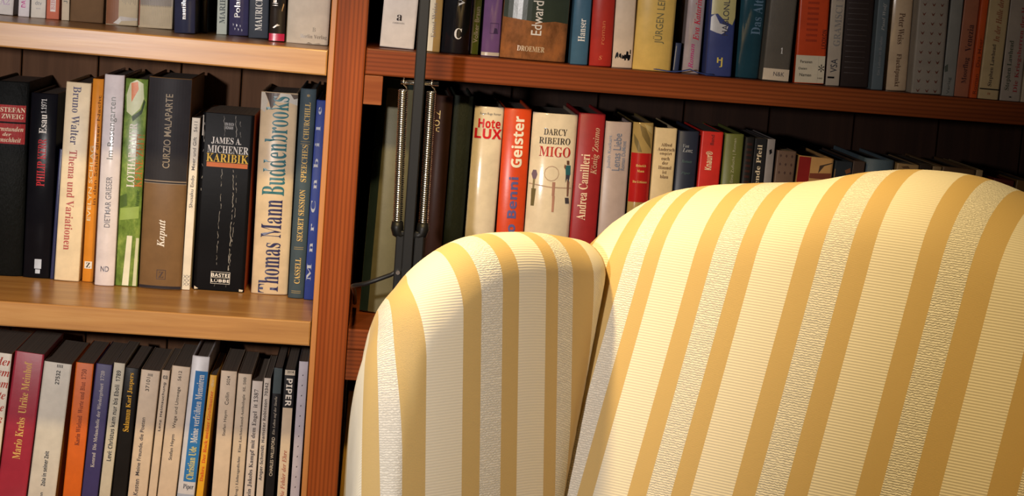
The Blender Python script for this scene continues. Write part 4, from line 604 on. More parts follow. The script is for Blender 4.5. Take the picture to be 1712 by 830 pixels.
  ('MR', 109.4, 29.6, 230.4, 30.0, 0.3, 'hc', (0.64, 0.54, 0.4), 4, 'beige book with fat red two-line title on the right middle shelf', [('Hotel', 'B', (0.55, 0.015, 0.02), 'h', 218.6, 208.8, 0.58, 0.86), ('LUX', 'B', (0.55, 0.015, 0.02), 'h', 208.2, 197.9, 0.52, 0.94), ('Eugen Ruge Roman', 'n', (0.2, 0.2, 0.2), 'h', 224.6, 221.6, 0.55, 0.72)], [], {'rough': 0.15}),
  ('MR', 141.4, 27.7, 230.6, 30.0, -0.48, 'hc', (0.55, 0.055, 0.012), 3, 'orange-red book with white and blue bold upright lettering', [('Stefano Benni', 'B', (0.1, 0.09, 0.24), 'u', 54.5, 161.0, 0.5, 0.36), ('Geister', 'B', (0.75, 0.68, 0.55), 'u', 170.7, 223.0, 0.55, 0.42)], [], {'rough': 0.3}),
  ('MR', 178.5, 45.8, 228.2, 30.0, -0.1, 'hc', (0.66, 0.56, 0.42), 6, 'wide cream book with pictures of glass and small figure on spine', [('DARCY', 'S', (0.06, 0.05, 0.04), 'h', 213.0, 206.3, 0.52, 0.52), ('RIBEIRO', 'S', (0.06, 0.05, 0.04), 'h', 203.9, 197.2, 0.52, 0.7), ('MIGO', 'S', (0.42, 0.03, 0.03), 'h', 194.7, 184.3, 0.54, 0.7)], [((0.42, 0.3, 0.22), [(0.02, 156.2), (0.5, 153.8), (0.98, 153.8), (0.98, 152.5), (0.5, 152.5), (0.02, 155.0)]), ((0.16, 0.11, 0.15), [(0.06, 165.4), (0.09, 169.7), (0.16, 169.7), (0.19, 165.4), (0.16, 160.5), (0.1, 159.9)]), ((0.22, 0.18, 0.1), [(0.1, 160.5), (0.15, 160.5), (0.14, 150.7), (0.1, 150.7)]), ((0.14, 0.11, 0.05), [(0.08, 150.7), (0.18, 150.7), (0.16, 132.9), (0.09, 132.9)]), ((0.42, 0.3, 0.22), [(0.67, 167.2), (0.647, 163.3), (0.634, 163.7), (0.655, 167.2)]), ((0.42, 0.3, 0.22), [(0.647, 163.3), (0.585, 160.3), (0.577, 161.1), (0.634, 163.7)]), ((0.42, 0.3, 0.22), [(0.585, 160.3), (0.5, 159.3), (0.5, 160.1), (0.577, 161.1)]), ((0.42, 0.3, 0.22), [(0.5, 159.3), (0.415, 160.4), (0.422, 161.1), (0.5, 160.1)]), ((0.42, 0.3, 0.22), [(0.415, 160.4), (0.353, 163.3), (0.366, 163.7), (0.422, 161.1)]), ((0.42, 0.3, 0.22), [(0.353, 163.3), (0.33, 167.3), (0.345, 167.3), (0.366, 163.7)]), ((0.42, 0.3, 0.22), [(0.33, 167.3), (0.353, 171.2), (0.366, 170.8), (0.345, 167.3)]), ((0.42, 0.3, 0.22), [(0.353, 171.2), (0.415, 174.1), (0.423, 173.4), (0.366, 170.8)]), ((0.42, 0.3, 0.22), [(0.415, 174.1), (0.501, 175.2), (0.501, 174.3), (0.423, 173.4)]), ((0.42, 0.3, 0.22), [(0.501, 175.2), (0.586, 174.1), (0.578, 173.4), (0.501, 174.3)]), ((0.42, 0.3, 0.22), [(0.586, 174.1), (0.648, 171.2), (0.635, 170.8), (0.578, 173.4)]), ((0.42, 0.3, 0.22), [(0.648, 171.2), (0.67, 167.2), (0.655, 167.2), (0.635, 170.8)]), ((0.38, 0.2, 0.15), [(0.53, 158.7), (0.6, 158.7), (0.6, 144.6), (0.54, 144.6)]), ((0.42, 0.22, 0.16), [(0.55, 144.6), (0.61, 144.6), (0.61, 128.0), (0.56, 128.0)]), ((0.12, 0.06, 0.04), [(0.82, 181.3), (0.88, 181.3), (0.89, 177.0), (0.83, 177.0)]), ((0.03, 0.12, 0.14), [(0.8, 176.4), (0.92, 176.4), (0.93, 166.6), (0.82, 166.6)]), ((0.2, 0.1, 0.07), [(0.78, 177.6), (0.82, 175.8), (0.8, 172.1), (0.77, 174.6)]), ((0.05, 0.05, 0.07), [(0.82, 166.6), (0.92, 166.6), (0.9, 158.7), (0.86, 163.0), (0.83, 158.7)]), ((0.2, 0.1, 0.07), [(0.86, 161.7), (0.92, 159.9), (0.92, 144.6), (0.88, 144.6)]), ((0.06, 0.05, 0.06), [(0.84, 143.3), (0.93, 143.3), (0.95, 137.2), (0.86, 137.2)])], {'rough': 0.14}),
  ('MR', 215.1, 27.0, 231.1, 30.0, 0.03, 'hc', (0.26, 0.014, 0.016), 2, 'dark red book with cream and italic upright lettering', [('Andrea Camilleri', 's', (0.7, 0.52, 0.36), 'u', 121.9, 189.4, 0.36, 0.34), ('König Zosimo', 'i', (0.5, 0.3, 0.2), 'u', 169.2, 216.8, 0.74, 0.3)], [], {'rough': 0.4}),
  ('MR', 244.5, 26.3, 224.5, 30.0, -0.47, 'hc', (0.36, 0.28, 0.26), 2, 'lilac grey book with blue-grey three-line upright title', [('Lenas Liebe', 'n', (0.14, 0.16, 0.22), 'u', 174.8, 212.7, 0.5, 0.3), ('Judith Kuckart', 'n', (0.18, 0.2, 0.26), 'u', 176.6, 210.2, 0.22, 0.16), ('Roman DuMont', 'n', (0.18, 0.2, 0.26), 'u', 175.4, 205.4, 0.76, 0.16)], [], {'rough': 0.35}),
  ('MR', 270.5, 20.9, 225.4, 30.0, -0.55, 'hc', (0.32, 0.22, 0.08), 4, 'marbled gold book with red label panel and gilt lines', [('Heinrich', 's', (0.65, 0.45, 0.15), 'h', 182.7, 180.2, 0.5, 0.5), ('Mann', 's', (0.65, 0.45, 0.15), 'h', 177.2, 174.7, 0.5, 0.35), ('Die Göttinnen', 's', (0.65, 0.45, 0.15), 'h', 166.1, 163.7, 0.5, 0.7)], [((0.36, 0.012, 0.012), [(0, 194.3), (1, 194.3), (1, 144.0), (0, 144.0)]), ((0.16, 0.11, 0.04), [(0.3, 223.0), (0.6, 220.0), (0.85, 209.6), (0.95, 198.6), (0.7, 204.7), (0.45, 212.0)]), ((0.16, 0.12, 0.05), [(0.05, 213.9), (0.3, 205.9), (0.5, 195.5), (0.3, 195.5), (0.1, 204.7)]), ((0.42, 0.32, 0.14), [(0.5, 224.2), (0.9, 221.8), (0.95, 213.9), (0.7, 218.1)])], {'rough': 0.12}),
  ('MR', 292.7, 22.4, 221.6, 30.0, -0.28, 'hc', (0.56, 0.43, 0.25), 1, 'cream book with eight short brown lines of title', [('Alfred', 's', (0.13, 0.07, 0.03), 'h', 206.3, 202.9, 0.56, 0.5), ('Andersch', 's', (0.13, 0.07, 0.03), 'h', 201.7, 198.3, 0.56, 0.78), ('empört', 's', (0.13, 0.07, 0.03), 'h', 197.0, 193.6, 0.56, 0.56), ('euch', 's', (0.13, 0.07, 0.03), 'h', 192.4, 188.9, 0.56, 0.38), ('der', 's', (0.13, 0.07, 0.03), 'h', 187.7, 184.3, 0.56, 0.28), ('Himmel', 's', (0.13, 0.07, 0.03), 'h', 183.1, 179.6, 0.56, 0.6), ('ist', 's', (0.13, 0.07, 0.03), 'h', 178.4, 175.0, 0.56, 0.2), ('blau', 's', (0.13, 0.07, 0.03), 'h', 173.7, 170.3, 0.56, 0.38)], [], {'rough': 0.45}),
  ('MR', 314.8, 21.2, 220.2, 30.0, 0.1, 'hc', (0.018, 0.022, 0.04), 2, 'dark navy book with pale italic title beside the red book', [('Von', 'i', (0.25, 0.26, 0.28), 'h', 206.7, 203.1, 0.4, 0.3), ('Lenz', 'i', (0.3, 0.31, 0.33), 'h', 202.4, 198.2, 0.5, 0.5), ('Roman', 'i', (0.06, 0.1, 0.1), 'h', 190.8, 187.7, 0.5, 0.5), ('Piper', 'i', (0.06, 0.1, 0.1), 'h', 178.5, 175.5, 0.5, 0.45)], [], {'rough': 0.4}),
  ('MR', 338.0, 21.9, 221.3, 30.0, 0.37, 'pb', (0.48, 0.022, 0.016), 0.4, 'bright red paperback with cream upright word on the right middle shelf', [('Knaur®', 'B', (0.7, 0.5, 0.32), 'u', 182.0, 201.1, 0.42, 0.32), ('Band', 'n', (0.15, 0.02, 0.02), 'u', 207.8, 218.2, 0.5, 0.16)], [], {'rough': 0.35}),
  ('MR', 362.0, 19.5, 220.7, 30.0, 0.05, 'hc', (0.11, 0.12, 0.03), 2, 'olive green book with pale upright lettering beside the red paperback', [('Eine Zuflucht | Roman', 'n', (0.34, 0.32, 0.2), 'u', 170.7, 216.2, 0.55, 0.2)], [], {'rough': 0.4}),
  ('MR', 376.9, 9.3, 218.5, 30.0, 0.34, 'hc', (0.014, 0.013, 0.013), 1, 'slim black book with faint dark red bars', [], [((0.035, 0.014, 0.011), [(0.2, 212.4), (0.8, 212.4), (0.8, 209.9), (0.2, 209.9)]), ((0.035, 0.014, 0.011), [(0.2, 206.8), (0.8, 206.8), (0.8, 204.4), (0.2, 204.4)]), ((0.035, 0.014, 0.011), [(0.2, 201.3), (0.8, 201.3), (0.8, 198.9), (0.2, 198.9)]), ((0.035, 0.014, 0.011), [(0.2, 195.8), (0.8, 195.8), (0.8, 193.3), (0.2, 193.3)]), ((0.035, 0.014, 0.011), [(0.2, 190.3), (0.8, 190.3), (0.8, 187.8), (0.2, 187.8)]), ((0.035, 0.014, 0.011), [(0.2, 184.7), (0.8, 184.7), (0.8, 182.3), (0.2, 182.3)]), ((0.035, 0.014, 0.011), [(0.2, 179.2), (0.8, 179.2), (0.8, 176.7), (0.2, 176.7)]), ((0.035, 0.014, 0.011), [(0.2, 173.6), (0.8, 173.6), (0.8, 171.2), (0.2, 171.2)])], {'rough': 0.4}),
  ('MR', 388.2, 12.4, 217.8, 30.0, 0.38, 'pb', (0.016, 0.016, 0.018), 0.4, 'black paperback with cream bold upright lettering', [('sprechende Pfeil', 'S', (0.6, 0.5, 0.36), 'u', 142.9, 211.3, 0.5, 0.5)], [], {'rough': 0.3}),
  ('MR', 399.0, 8.1, 217.9, 30.0, 0.38, 'pb', (0.2, 0.18, 0.18), 0.4, 'narrow lilac grey paperback beside the black paperback', [], [((0.005, 0.005, 0.006), [(0.3, 206.6), (0.6, 207.8), (0.7, 204.1), (0.4, 201.7)])], {}),
  ('MR', 413.2, 19.8, 206.9, 30.0, 1.13, 'pb', (0.11, 0.065, 0.045), 0.4, 'brown book dotted with darker flowers above the chair back', [], [((0.05, 0.025, 0.02), [(0.14, 201.6), (0.2, 203.5), (0.26, 201.6), (0.2, 199.8)]), ((0.05, 0.025, 0.02), [(0.44, 201.6), (0.5, 203.5), (0.56, 201.6), (0.5, 199.8)]), ((0.05, 0.025, 0.02), [(0.74, 201.6), (0.8, 203.5), (0.86, 201.6), (0.8, 199.8)]), ((0.05, 0.025, 0.02), [(0.14, 193.0), (0.2, 194.8), (0.26, 193.0), (0.2, 191.1)]), ((0.05, 0.025, 0.02), [(0.44, 193.0), (0.5, 194.8), (0.56, 193.0), (0.5, 191.1)]), ((0.05, 0.025, 0.02), [(0.74, 193.0), (0.8, 194.8), (0.86, 193.0), (0.8, 191.1)]), ((0.05, 0.025, 0.02), [(0.14, 184.4), (0.2, 186.2), (0.26, 184.4), (0.2, 182.5)]), ((0.05, 0.025, 0.02), [(0.44, 184.4), (0.5, 186.2), (0.56, 184.4), (0.5, 182.5)]), ((0.05, 0.025, 0.02), [(0.74, 184.4), (0.8, 186.2), (0.86, 184.4), (0.8, 182.5)])], {}),
  ('MR', 441.3, 35.9, 202.3, 30.0, 2.01, 'hc', (0.4, 0.22, 0.08), 0, 'book with red left band and tan picture of a dark twig', [], [((0.2, 0.01, 0.008), [(0, 203.5), (0.35, 203.5), (0.35, 121.9), (0, 121.9)]), ((0.05, 0.03, 0.02), [(0.62, 194.0), (0.98, 198.3), (0.98, 197.4), (0.75, 194.0), (0.6, 185.9)]), ((0.16, 0.04, 0.02), [(0.36, 185.3), (0.98, 187.2), (0.98, 180.3), (0.36, 180.3)])], {'rough': 0.4}),
  ('MR', 469.4, 18.0, 200.4, 30.0, 2.29, 'hc', (0.02, 0.024, 0.03), 0, 'dark book just showing above the chair back', [], [((0.14, 0.05, 0.02), [(0.6, 191.1), (0.9, 194.2), (0.95, 189.8), (0.7, 187.4)]), ((0.2, 0.12, 0.05), [(0, 191.7), (0.06, 191.7), (0.06, 182.4), (0, 182.4)])], {}),
  ('MR', 485.4, 12.4, 201.8, 30.0, 2.2, 'hc', (0.05, 0.03, 0.022), 0, 'short dark brown book beside the bluish grey spine', [], [], {}),
  ('MR', 508.2, 31.2, 204.5, 30.0, 2.0, 'hc', (0.07, 0.1, 0.12), 6, 'bluish grey book rising above the chair back', [], [], {'rough': 0.5}),
  ('MR', 535.7, 23.1, 201.9, 30.0, 2.38, 'pb', (0.26, 0.16, 0.065), 0.4, 'tan paperback at the crest of the chair back', [], [((0.1, 0.05, 0.02), [(0.2, 198.8), (0.5, 200.1), (0.6, 197.6), (0.3, 197.0)])], {}),
  ('MR', 554.3, 13.1, 202.3, 30.0, 2.42, 'pb', (0.03, 0.02, 0.014), 0.4, 'dark paperback behind the crest of the chair back', [], [], {}),
  ('MR', 565.9, 9.3, 201.9, 30.0, 2.52, 'pb', (0.2, 0.13, 0.06), 0.4, 'slim light brown paperback behind the right half of the chair back', [], [], {}),
  ('MR', 588.3, 35.0, 201.4, 30.0, 2.7, 'hc', (0.085, 0.045, 0.02), 1, 'wide brown book low behind the right half of the chair back', [], [], {}),
  ('MR', 609.6, 6.9, 201.3, 30.0, 2.82, 'pb', (0.26, 0.17, 0.08), 0.4, 'thin tan paperback beside the dark gap at right', [], [], {}),
  ('MR', 631.7, 22.0, 193.2, 30.0, 4.33, 'hc', (0.07, 0.012, 0.008), 1, 'dark red book low at the right frame edge', [], [], {}),
  ('MR', 653.9, 20.1, 193.0, 30.0, 4.6, 'pb', (0.1, 0.05, 0.012), 0.4, 'dark amber paperback cut by the right frame edge', [], [], {}),
  ('LL', -394.8, 35.7, 180.9, 85.0, 4.28, 'pb', (0.74, 0.66, 0.54), 0.4, 'cream book with large red italic letters at left end of the lower shelf', [('in der', 'i', (0.45, 0.05, 0.03), 'h', 176.7, 167.8, 0.62, 0.8), ('dem', 'i', (0.45, 0.05, 0.03), 'h', 165.2, 156.2, 0.74, 0.5), ('Vom', 'i', (0.45, 0.05, 0.03), 'h', 153.0, 144.1, 0.74, 0.5), ('alte', 'i', (0.45, 0.05, 0.03), 'h', 140.9, 131.9, 0.74, 0.42), ('liebe', 'i', (0.45, 0.05, 0.03), 'h', 128.0, 119.0, 0.7, 0.5), ('lang', 'i', (0.45, 0.05, 0.03), 'h', 115.1, 106.1, 0.74, 0.42)], [], {'rightcov': (0.5, 0.26, 0.05)}),
  ('LL', -360.7, 30.1, 182.6, 85.0, 4.81, 'pb', (0.33, 0.025, 0.045), 0.4, 'crimson paperback with gold upright lettering on the lower shelf', [('Mario Krebs', 's', (0.68, 0.42, 0.12), 'u', 68.2, 112.9, 0.5, 0.27), ('Ulrike Meinhof', 's', (0.68, 0.42, 0.12), 'u', 117.4, 172.7, 0.5, 0.27)], [], {'rough': 0.35}),
  ('LL', -329.3, 28.5, 173.7, 85.0, 4.44, 'pb', (0.6, 0.55, 0.46), 0.4, 'wide white paperback with ochre cover side on the lower shelf', [('27532', 'b', (0.04, 0.04, 0.04), 'u', 150.8, 165.6, 0.55, 0.15), ('IIII', 'n', (0.06, 0.06, 0.06), 'h', 172.0, 168.8, 0.58, 0.2), ('Zola in seiner Zeit', 'b', (0.04, 0.04, 0.04), 'u', 40.8, 78.5, 0.5, 0.16), ('Schmidt, Johann', 'n', (0.04, 0.04, 0.04), 'u', -1.7, 33.6, 0.5, 0.16)], [], {'rightcov': (0.42, 0.22, 0.07)}),
  ('LL', -297.5, 18.5, 175.5, 85.0, 3.03, 'pb', (0.62, 0.12, 0.01), 0.4, 'orange paperback with dark upright lettering on the lower shelf', [('Karin Wieland  Worte und Blut  1750', 's', (0.18, 0.03, 0.01), 'u', 87.3, 169.0, 0.5, 0.27)], [], {}),
  ('LL', -279.4, 16.7, 175.6, 85.0, 3.63, 'pb', (0.045, 0.035, 0.12), 0.4, 'dark violet blue paperback with pale upright lettering on the lower shelf', [('Konrad  Die Melancholie der Wiedergeburt  1720', 's', (0.5, 0.45, 0.42), 'u', 64.5, 168.4, 0.5, 0.3)], [], {}),
  ('LL', -263.7, 11.6, 178.0, 85.0, 3.58, 'pb', (0.54, 0.48, 0.36), 0.4, 'narrow pale paperback with black upright lettering beside the black paperback', [('Levi: Christus kam nur bis Eboli  1789', 'b', (0.04, 0.04, 0.04), 'u', 72.5, 170.0, 0.5, 0.42)], [], {}),
  ('LL', -248.5, 14.4, 173.6, 85.0, 2.99, 'pb', (0.014, 0.012, 0.011), 0.4, 'black paperback with yellow upright lettering on the lower shelf', [('Salamun', 's', (0.75, 0.4, 0.04), 'u', 105.1, 129.0, 0.5, 0.42), ('Karl Jaspers', 's', (0.75, 0.4, 0.04), 'u', 130.9, 168.2, 0.55, 0.42)], [], {'rough': 0.3}),
  ('LL', -229.6, 19.7, 172.0, 85.0, 3.18, 'pb', (0.62, 0.48, 0.34), 0.4, 'beige paperback numbered 37101 on the lower shelf', [('37101', 'n', (0.06, 0.05, 0.04), 'u', 149.5, 164.3, 0.42, 0.2), ('IIII', 'n', (0.1, 0.09, 0.08), 'h', 168.5, 165.6, 0.5, 0.24), ('Meine Freunde, die Poeten', 'n', (0.05, 0.04, 0.04), 'u', 58.3, 121.1, 0.4, 0.24), ('Kesten', 'n', (0.05, 0.04, 0.04), 'u', 36.8, 54.4, 0.4, 0.24)], [], {}),
  ('LL', -214.2, 8.4, 173.3, 85.0, 3.3, 'pb', (0.62, 0.48, 0.34), 0.4, 'thin beige paperback with bold black lettering on the lower shelf', [('Lenz: Heimsuchung', 'b', (0.05, 0.04, 0.04), 'u', 107.9, 160.2, 0.5, 0.42), ('ea', 'n', (0.08, 0.08, 0.07), 'h', 167.9, 164.0, 0.5, 0.6)], [], {}),
  ('LL', -199.4, 19.0, 178.2, 85.0, 3.46, 'pb', (0.62, 0.48, 0.34), 0.4, 'beige paperback numbered 5612 beside the blue and white book', [('Stefan Heym    Wege und Umwege    5612', 'n', (0.06, 0.05, 0.04), 'u', 77.0, 173.4, 0.5, 0.24)], [], {}),
  ('LL', -179.2, 18.0, 190.2, 85.0, 3.16, 'hc', (0.62, 0.6, 0.6), 1, 'white book with long blue title panel and yellow name on the lower shelf', [('Christian Ude', 'S', (0.72, 0.6, 0.14), 'u', 57.3, 93.1, 0.62, 0.42), ('Meine verfrühten Memoiren', 'S', (0.75, 0.7, 0.62), 'u', 97.0, 170.7, 0.62, 0.4), ('Piper', 'S', (0.04, 0.05, 0.08), 'h', 52.1, 45.6, 0.6, 0.6)], [((0.03, 0.17, 0.42), [(0.27, 174.5), (1, 174.5), (1, 54.7), (0.27, 54.7)]), ((0.33, 0.37, 0.45), [(0, 41.0), (1, 41.0), (1, 37.1), (0, 37.1)])], {'rough': 0.35}),
  ('LL', -164.9, 7.2, 171.3, 85.0, 3.37, 'pb', (0.72, 0.36, 0.02), 0.4, 'thin yellow paperback with red upright lettering on the lower shelf', [('Dahrs  Der Rock meiner Großmutter', 's', (0.62, 0.07, 0.01), 'u', 56.3, 154.2, 0.5, 0.5), ('dtv', 'n', (0.7, 0.55, 0.3), 'u', 158.8, 166.5, 0.5, 0.4)], [], {}),
  ('LL', -142.5, 16.7, 176.5, 85.0, 1.17, 'pb', (0.62, 0.48, 0.34), 0.4, 'beige paperback numbered 5024 right of a dark gap on the lower shelf', [('Stefan Heym', 'n', (0.06, 0.05, 0.04), 'u', 106.7, 134.4, 0.5, 0.24), ('Collin', 'n', (0.06, 0.05, 0.04), 'u', 140.2, 153.7, 0.5, 0.24), ('5024', 'n', (0.06, 0.05, 0.04), 'u', 161.5, 171.1, 0.5, 0.2)], [], {}),
  ('LL', -125.5, 14.2, 174.5, 85.0, 1.08, 'pb', (0.58, 0.46, 0.33), 0.4, 'beige paperback with thin serif lettering on the lower shelf', [('(Hrsg.) Liebesgedichte   Eine Luchterhand-Anthologie  SL 500', 's', (0.07, 0.06, 0.05), 'u', 38.8, 170.8, 0.55, 0.26)], [], {}),
  ('LL', -111.3, 11.0, 167.7, 85.0, 0.93, 'pb', (0.58, 0.5, 0.43), 0.4, 'pale paperback with bold black serif lettering on the lower shelf', [('Mein Jakobs Kampf mit dem Engel  it 1387', 'S', (0.05, 0.04, 0.04), 'u', 37.0, 158.8, 0.5, 0.52)], [], {}),
  ('LL', -100.0, 7.2, 171.5, 85.0, 0.51, 'pb', (0.56, 0.48, 0.4), 0.4, 'thin pale paperback with bold sans lettering left of the slate-labelled black paperback', [('Anger-Schmidt: Hamster Robinson  70342', 'b', (0.05, 0.04, 0.04), 'u', 61.1, 166.5, 0.5, 0.62)], [], {}),
  ('LL', -89.9, 9.4, 183.5, 85.0, 0.67, 'pb', (0.014, 0.013, 0.014), 0.4, 'black paperback with slate label near its top on the lower shelf', [('CHARLES WILLEFORD', 'n', (0.52, 0.45, 0.36), 'u', 66.3, 108.5, 0.5, 0.36), ('Ein Leben auf der Straße', 'i', (0.4, 0.35, 0.28), 'u', 111.1, 152.4, 0.5, 0.36)], [((0.06, 0.08, 0.085), [(0.04, 183.2), (0.95, 183.2), (0.95, 155.6), (0.04, 155.6)])], {'rough': 0.3}),
  ('LL', -76.2, 11.4, 182.4, 85.0, 0.22, 'pb', (0.016, 0.015, 0.016), 0.4, 'black and cream paperback with big white downward capitals', [('2014', 'n', (0.005, 0.005, 0.006), 'h', 180.8, 178.2, 0.55, 0.6), ('PIPER', 'b', (0.78, 0.72, 0.62), 'd', 172.4, 142.8, 0.52, 0.56), ('Die Fehler der Ehre', 'i', (0.35, 0.1, 0.05), 'u', 41.7, 95.0, 0.5, 0.4)], [((0.55, 0.47, 0.36), [(0.05, 182.4), (0.98, 182.4), (0.98, 176.0), (0.05, 176.0)]), ((0.58, 0.46, 0.32), [(0.05, 140.9), (0.95, 140.9), (0.95, 39.0), (0.05, 39.0)])], {}),
  ('LL', -63.0, 9.7, 191.6, 85.0, 0.39, 'pb', (0.42, 0.38, 0.42), 0.4, 'lilac white paperback against the wooden upright on the lower shelf', [], [((0.005, 0.005, 0.006), [(0.45, 177.2), (0.55, 177.8), (0.55, 176.5), (0.45, 175.9)]), ((0.005, 0.005, 0.006), [(0.45, 166.2), (0.55, 166.9), (0.55, 165.6), (0.45, 164.9)]), ((0.005, 0.005, 0.006), [(0.45, 155.3), (0.55, 155.9), (0.55, 154.6), (0.45, 154.0)]), ((0.005, 0.005, 0.006), [(0.45, 144.3), (0.55, 145.0), (0.55, 143.7), (0.45, 143.0)]), ((0.005, 0.005, 0.006), [(0.45, 133.4), (0.55, 134.0), (0.55, 132.7), (0.45, 132.1)]), ((0.005, 0.005, 0.006), [(0.45, 122.4), (0.55, 123.0), (0.55, 121.7), (0.45, 121.1)]), ((0.005, 0.005, 0.006), [(0.45, 111.4), (0.55, 112.0), (0.55, 110.7), (0.45, 110.1)]), ((0.005, 0.005, 0.006), [(0.45, 100.4), (0.55, 101.0), (0.55, 99.7), (0.45, 99.1)]), ((0.005, 0.005, 0.006), [(0.45, 89.3), (0.55, 90.0), (0.55, 88.7), (0.45, 88.0)]), ((0.005, 0.005, 0.006), [(0.45, 78.3), (0.55, 78.9), (0.55, 77.6), (0.45, 77.0)]), ((0.005, 0.005, 0.006), [(0.45, 67.2), (0.55, 67.9), (0.55, 66.6), (0.45, 65.9)]), ((0.005, 0.005, 0.006), [(0.45, 56.1), (0.55, 56.8), (0.55, 55.5), (0.45, 54.8)])], {}),
  ('LR', -13.5, 5.9, 168.5, 60.0, 1.29, 'pb', (0.55, 0.3, 0.05), 0.4, 'ochre paperback beside the upright, mostly behind the armchair', [], [], {}),
  ('LR', -1.2, 17.6, 169.2, 60.0, 1.32, 'pb', (0.62, 0.55, 0.44), 0.4, 'pale paperback with black upright letters peeping out beside the armchair', [('VOI', 'b', (0.04, 0.04, 0.04), 'u', 55.5, 74.3, 0.12, 0.2), ('C', 'b', (0.04, 0.04, 0.04), 'u', 146.9, 155.8, 0.1, 0.2)], [], {}),
]
prepare_lettering(sorted({(t[0], t[1]) for e in BOOKS for t in e[10]}))
for e in BOOKS:
    make_book(e)

# ------------------------------------------------------------------ the armchair
chair = empty('armchair', (0.20, -0.75, 0.0), 'yellow and cream striped upholstered wing armchair in front of the bookcase', 'armchair')
def cpart(name, bm, m, label=None, smooth=True, parent=chair, rec=True):
    o = mesh_obj(name, bm, m, parent, smooth, rec)
    o.matrix_parent_inverse = Matrix.Translation((-0.20, 0.75, 0))
    if label: o['label'] = label
    return o

def hermite(x, xs, ys):
    n = len(xs)
    m = []
    for i in range(n):
        if i == 0: m.append((ys[1] - ys[0]) / (xs[1] - xs[0]))
        elif i == n - 1: m.append((ys[-1] - ys[-2]) / (xs[-1] - xs[-2]))
        else:
            h0, h1 = xs[i] - xs[i - 1], xs[i + 1] - xs[i]
            m.append(((ys[i + 1] - ys[i]) / h1 * h0 + (ys[i] - ys[i - 1]) / h0 * h1) / (h0 + h1))
    i = 0
    while i < n - 2 and x > xs[i + 1]: i += 1
    h = xs[i + 1] - xs[i]; t = (x - xs[i]) / h
    return (2*t**3 - 3*t**2 + 1)*ys[i] + (t**3 - 2*t**2 + t)*h*m[i] + (-2*t**3 + 3*t**2)*ys[i+1] + (t**3 - t**2)*h*m[i+1]

def pillow(name, O, W, V, Nn, cols, H, r, off, bottom, bounds, kinds, lean=lambda s: 0.0, zref=0.0, nv=34, mirror=None, label=None, rim=False):
    """upholstered panel: columns of fabric run up the inner face, over the rolled top and down the outside"""
    bm = bmesh.new()
    uvl = bm.loops.layers.uv.new('cloth')
    rows, us = [], []
    n = len(cols)
    Hs = [H(s) for s in cols]
    for i, s in enumerate(cols):
        a, b = max(i - 1, 0), min(i + 1, n - 1)
        dH = (Hs[b] - Hs[a]) / (cols[b] - cols[a])
        c = 1 / math.sqrt(1 + dH * dH)
        rr = r(s)
        ws = abs(dH) * c if rim else 0.0
        pts_f, pts_b, u_f, u_b = [], [], [], []
        for j in range(nv):
            D = (Hs[i] - bottom) * (1 - j / (nv - 1)) ** 2.2
            z = Hs[i] - D
            k = min(D * c / rr, 1)
            hh = rr * math.sqrt(max(0, 1 - (1 - k) ** 2))
            ss = s + lean(s) * (z - zref)
            base = O + W * ss + V * z
            d = min(D * c, rr)
            arc = rr * math.asin(min(1, (rr - d) / rr))
            u_f.append(s + ws * (arc - (rr - d)))
            u_b.append(s + ws * (rr * math.pi - arc - (rr - d)))
            pts_f.append(base + Nn * (off(s, z) + hh - rr))
            pts_b.append(base + Nn * (off(s, z) - hh - rr))
        pts = pts_f + pts_b[::-1][1:]
        rows.append(pts)
        us.append(u_f + u_b[::-1][1:])
    if mirror:
        rows = [[mirror(p) for p in row] for row in rows]
    V_ = [[bm.verts.new(p) for p in row] for row in rows]
    L = []
    for row in rows:
        d = [0.0]
        for p, q in zip(row, row[1:]): d.append(d[-1] + (q - p).length)
        L.append(d)
    for i in range(n - 1):
        for j in range(2 * nv - 2):
            q = [(i, j), (i + 1, j), (i + 1, j + 1), (i, j + 1)]
            f = bm.faces.new([V_[a][b] for a, b in q])
            f.smooth = True
            for lp, (a, b) in zip(f.loops, q): lp[uvl].uv = (us[a][b], L[a][b])
    # close the bottom and the two ends
    for i in range(n - 1):
        bm.faces.new((V_[i][0], V_[i][-1], V_[i + 1][-1], V_[i + 1][0])) 
    for i in (0, n - 1):
        try: bm.faces.new(V_[i])
        except ValueError: pass
    return cpart(name, bm, striped(name + '_stripes', bounds, kinds), label)

def span(a, b, n): return [a + (b - a) * i / (n - 1) for i in range(n)]
def with_bounds(cols, bounds):
    lo, hi = min(cols), max(cols)
    c = sorted(set([x for x in cols if all(abs(x - b) > .0008 for b in bounds)] + [b for b in bounds if lo < b < hi]))
    return c

UPV = Vector((0, 0, 1))
# --- backrest
BO = Vector((0.1723, -0.42, 0.9344))
BW = Vector((0.80902, -0.58779, 0)); BV = Vector((0.18651, 0.25670, 0.94832)); BN = Vector((-0.55741, -0.76721, 0.31730))
kb = [-.08, -.05, -.025, 0, .025, .05, .095, .14, .185, .23, .275, .32, .365, .41, .455, .50, .54]
hb = [-.050, -.010, .0305, .0552, .0704, .0778, .0860, .0931, .1063, .1133, .1122, .1009, .0870, .0760, .0660, .0540, .033]
bb = [-.030, -.014, .0148, .0300, .0456, .0588, .0863, .1017, .1212, .1381, .1701, .1870, .2093, .2275, .2611, .2794, .3022, .3209, .3540, .3726, .3958, .4144, .4484, .4670, .4902]
bk_ = [2, 0] + [1, 0, 2, 0] * 6
CEN = .2275
def back_h(s): return hermite(s, kb, hb)
def back_off(s, z): return -1.6 * max(0, s - .345) ** 2
pillow('backrest', BO, BW, BV, BN, with_bounds(span(-.08, .535, 90), bb), back_h, lambda s: .08, back_off, -.62, bb, bk_,
       lean=lambda s: .042, zref=-.08, label='striped back with a humped camel top')
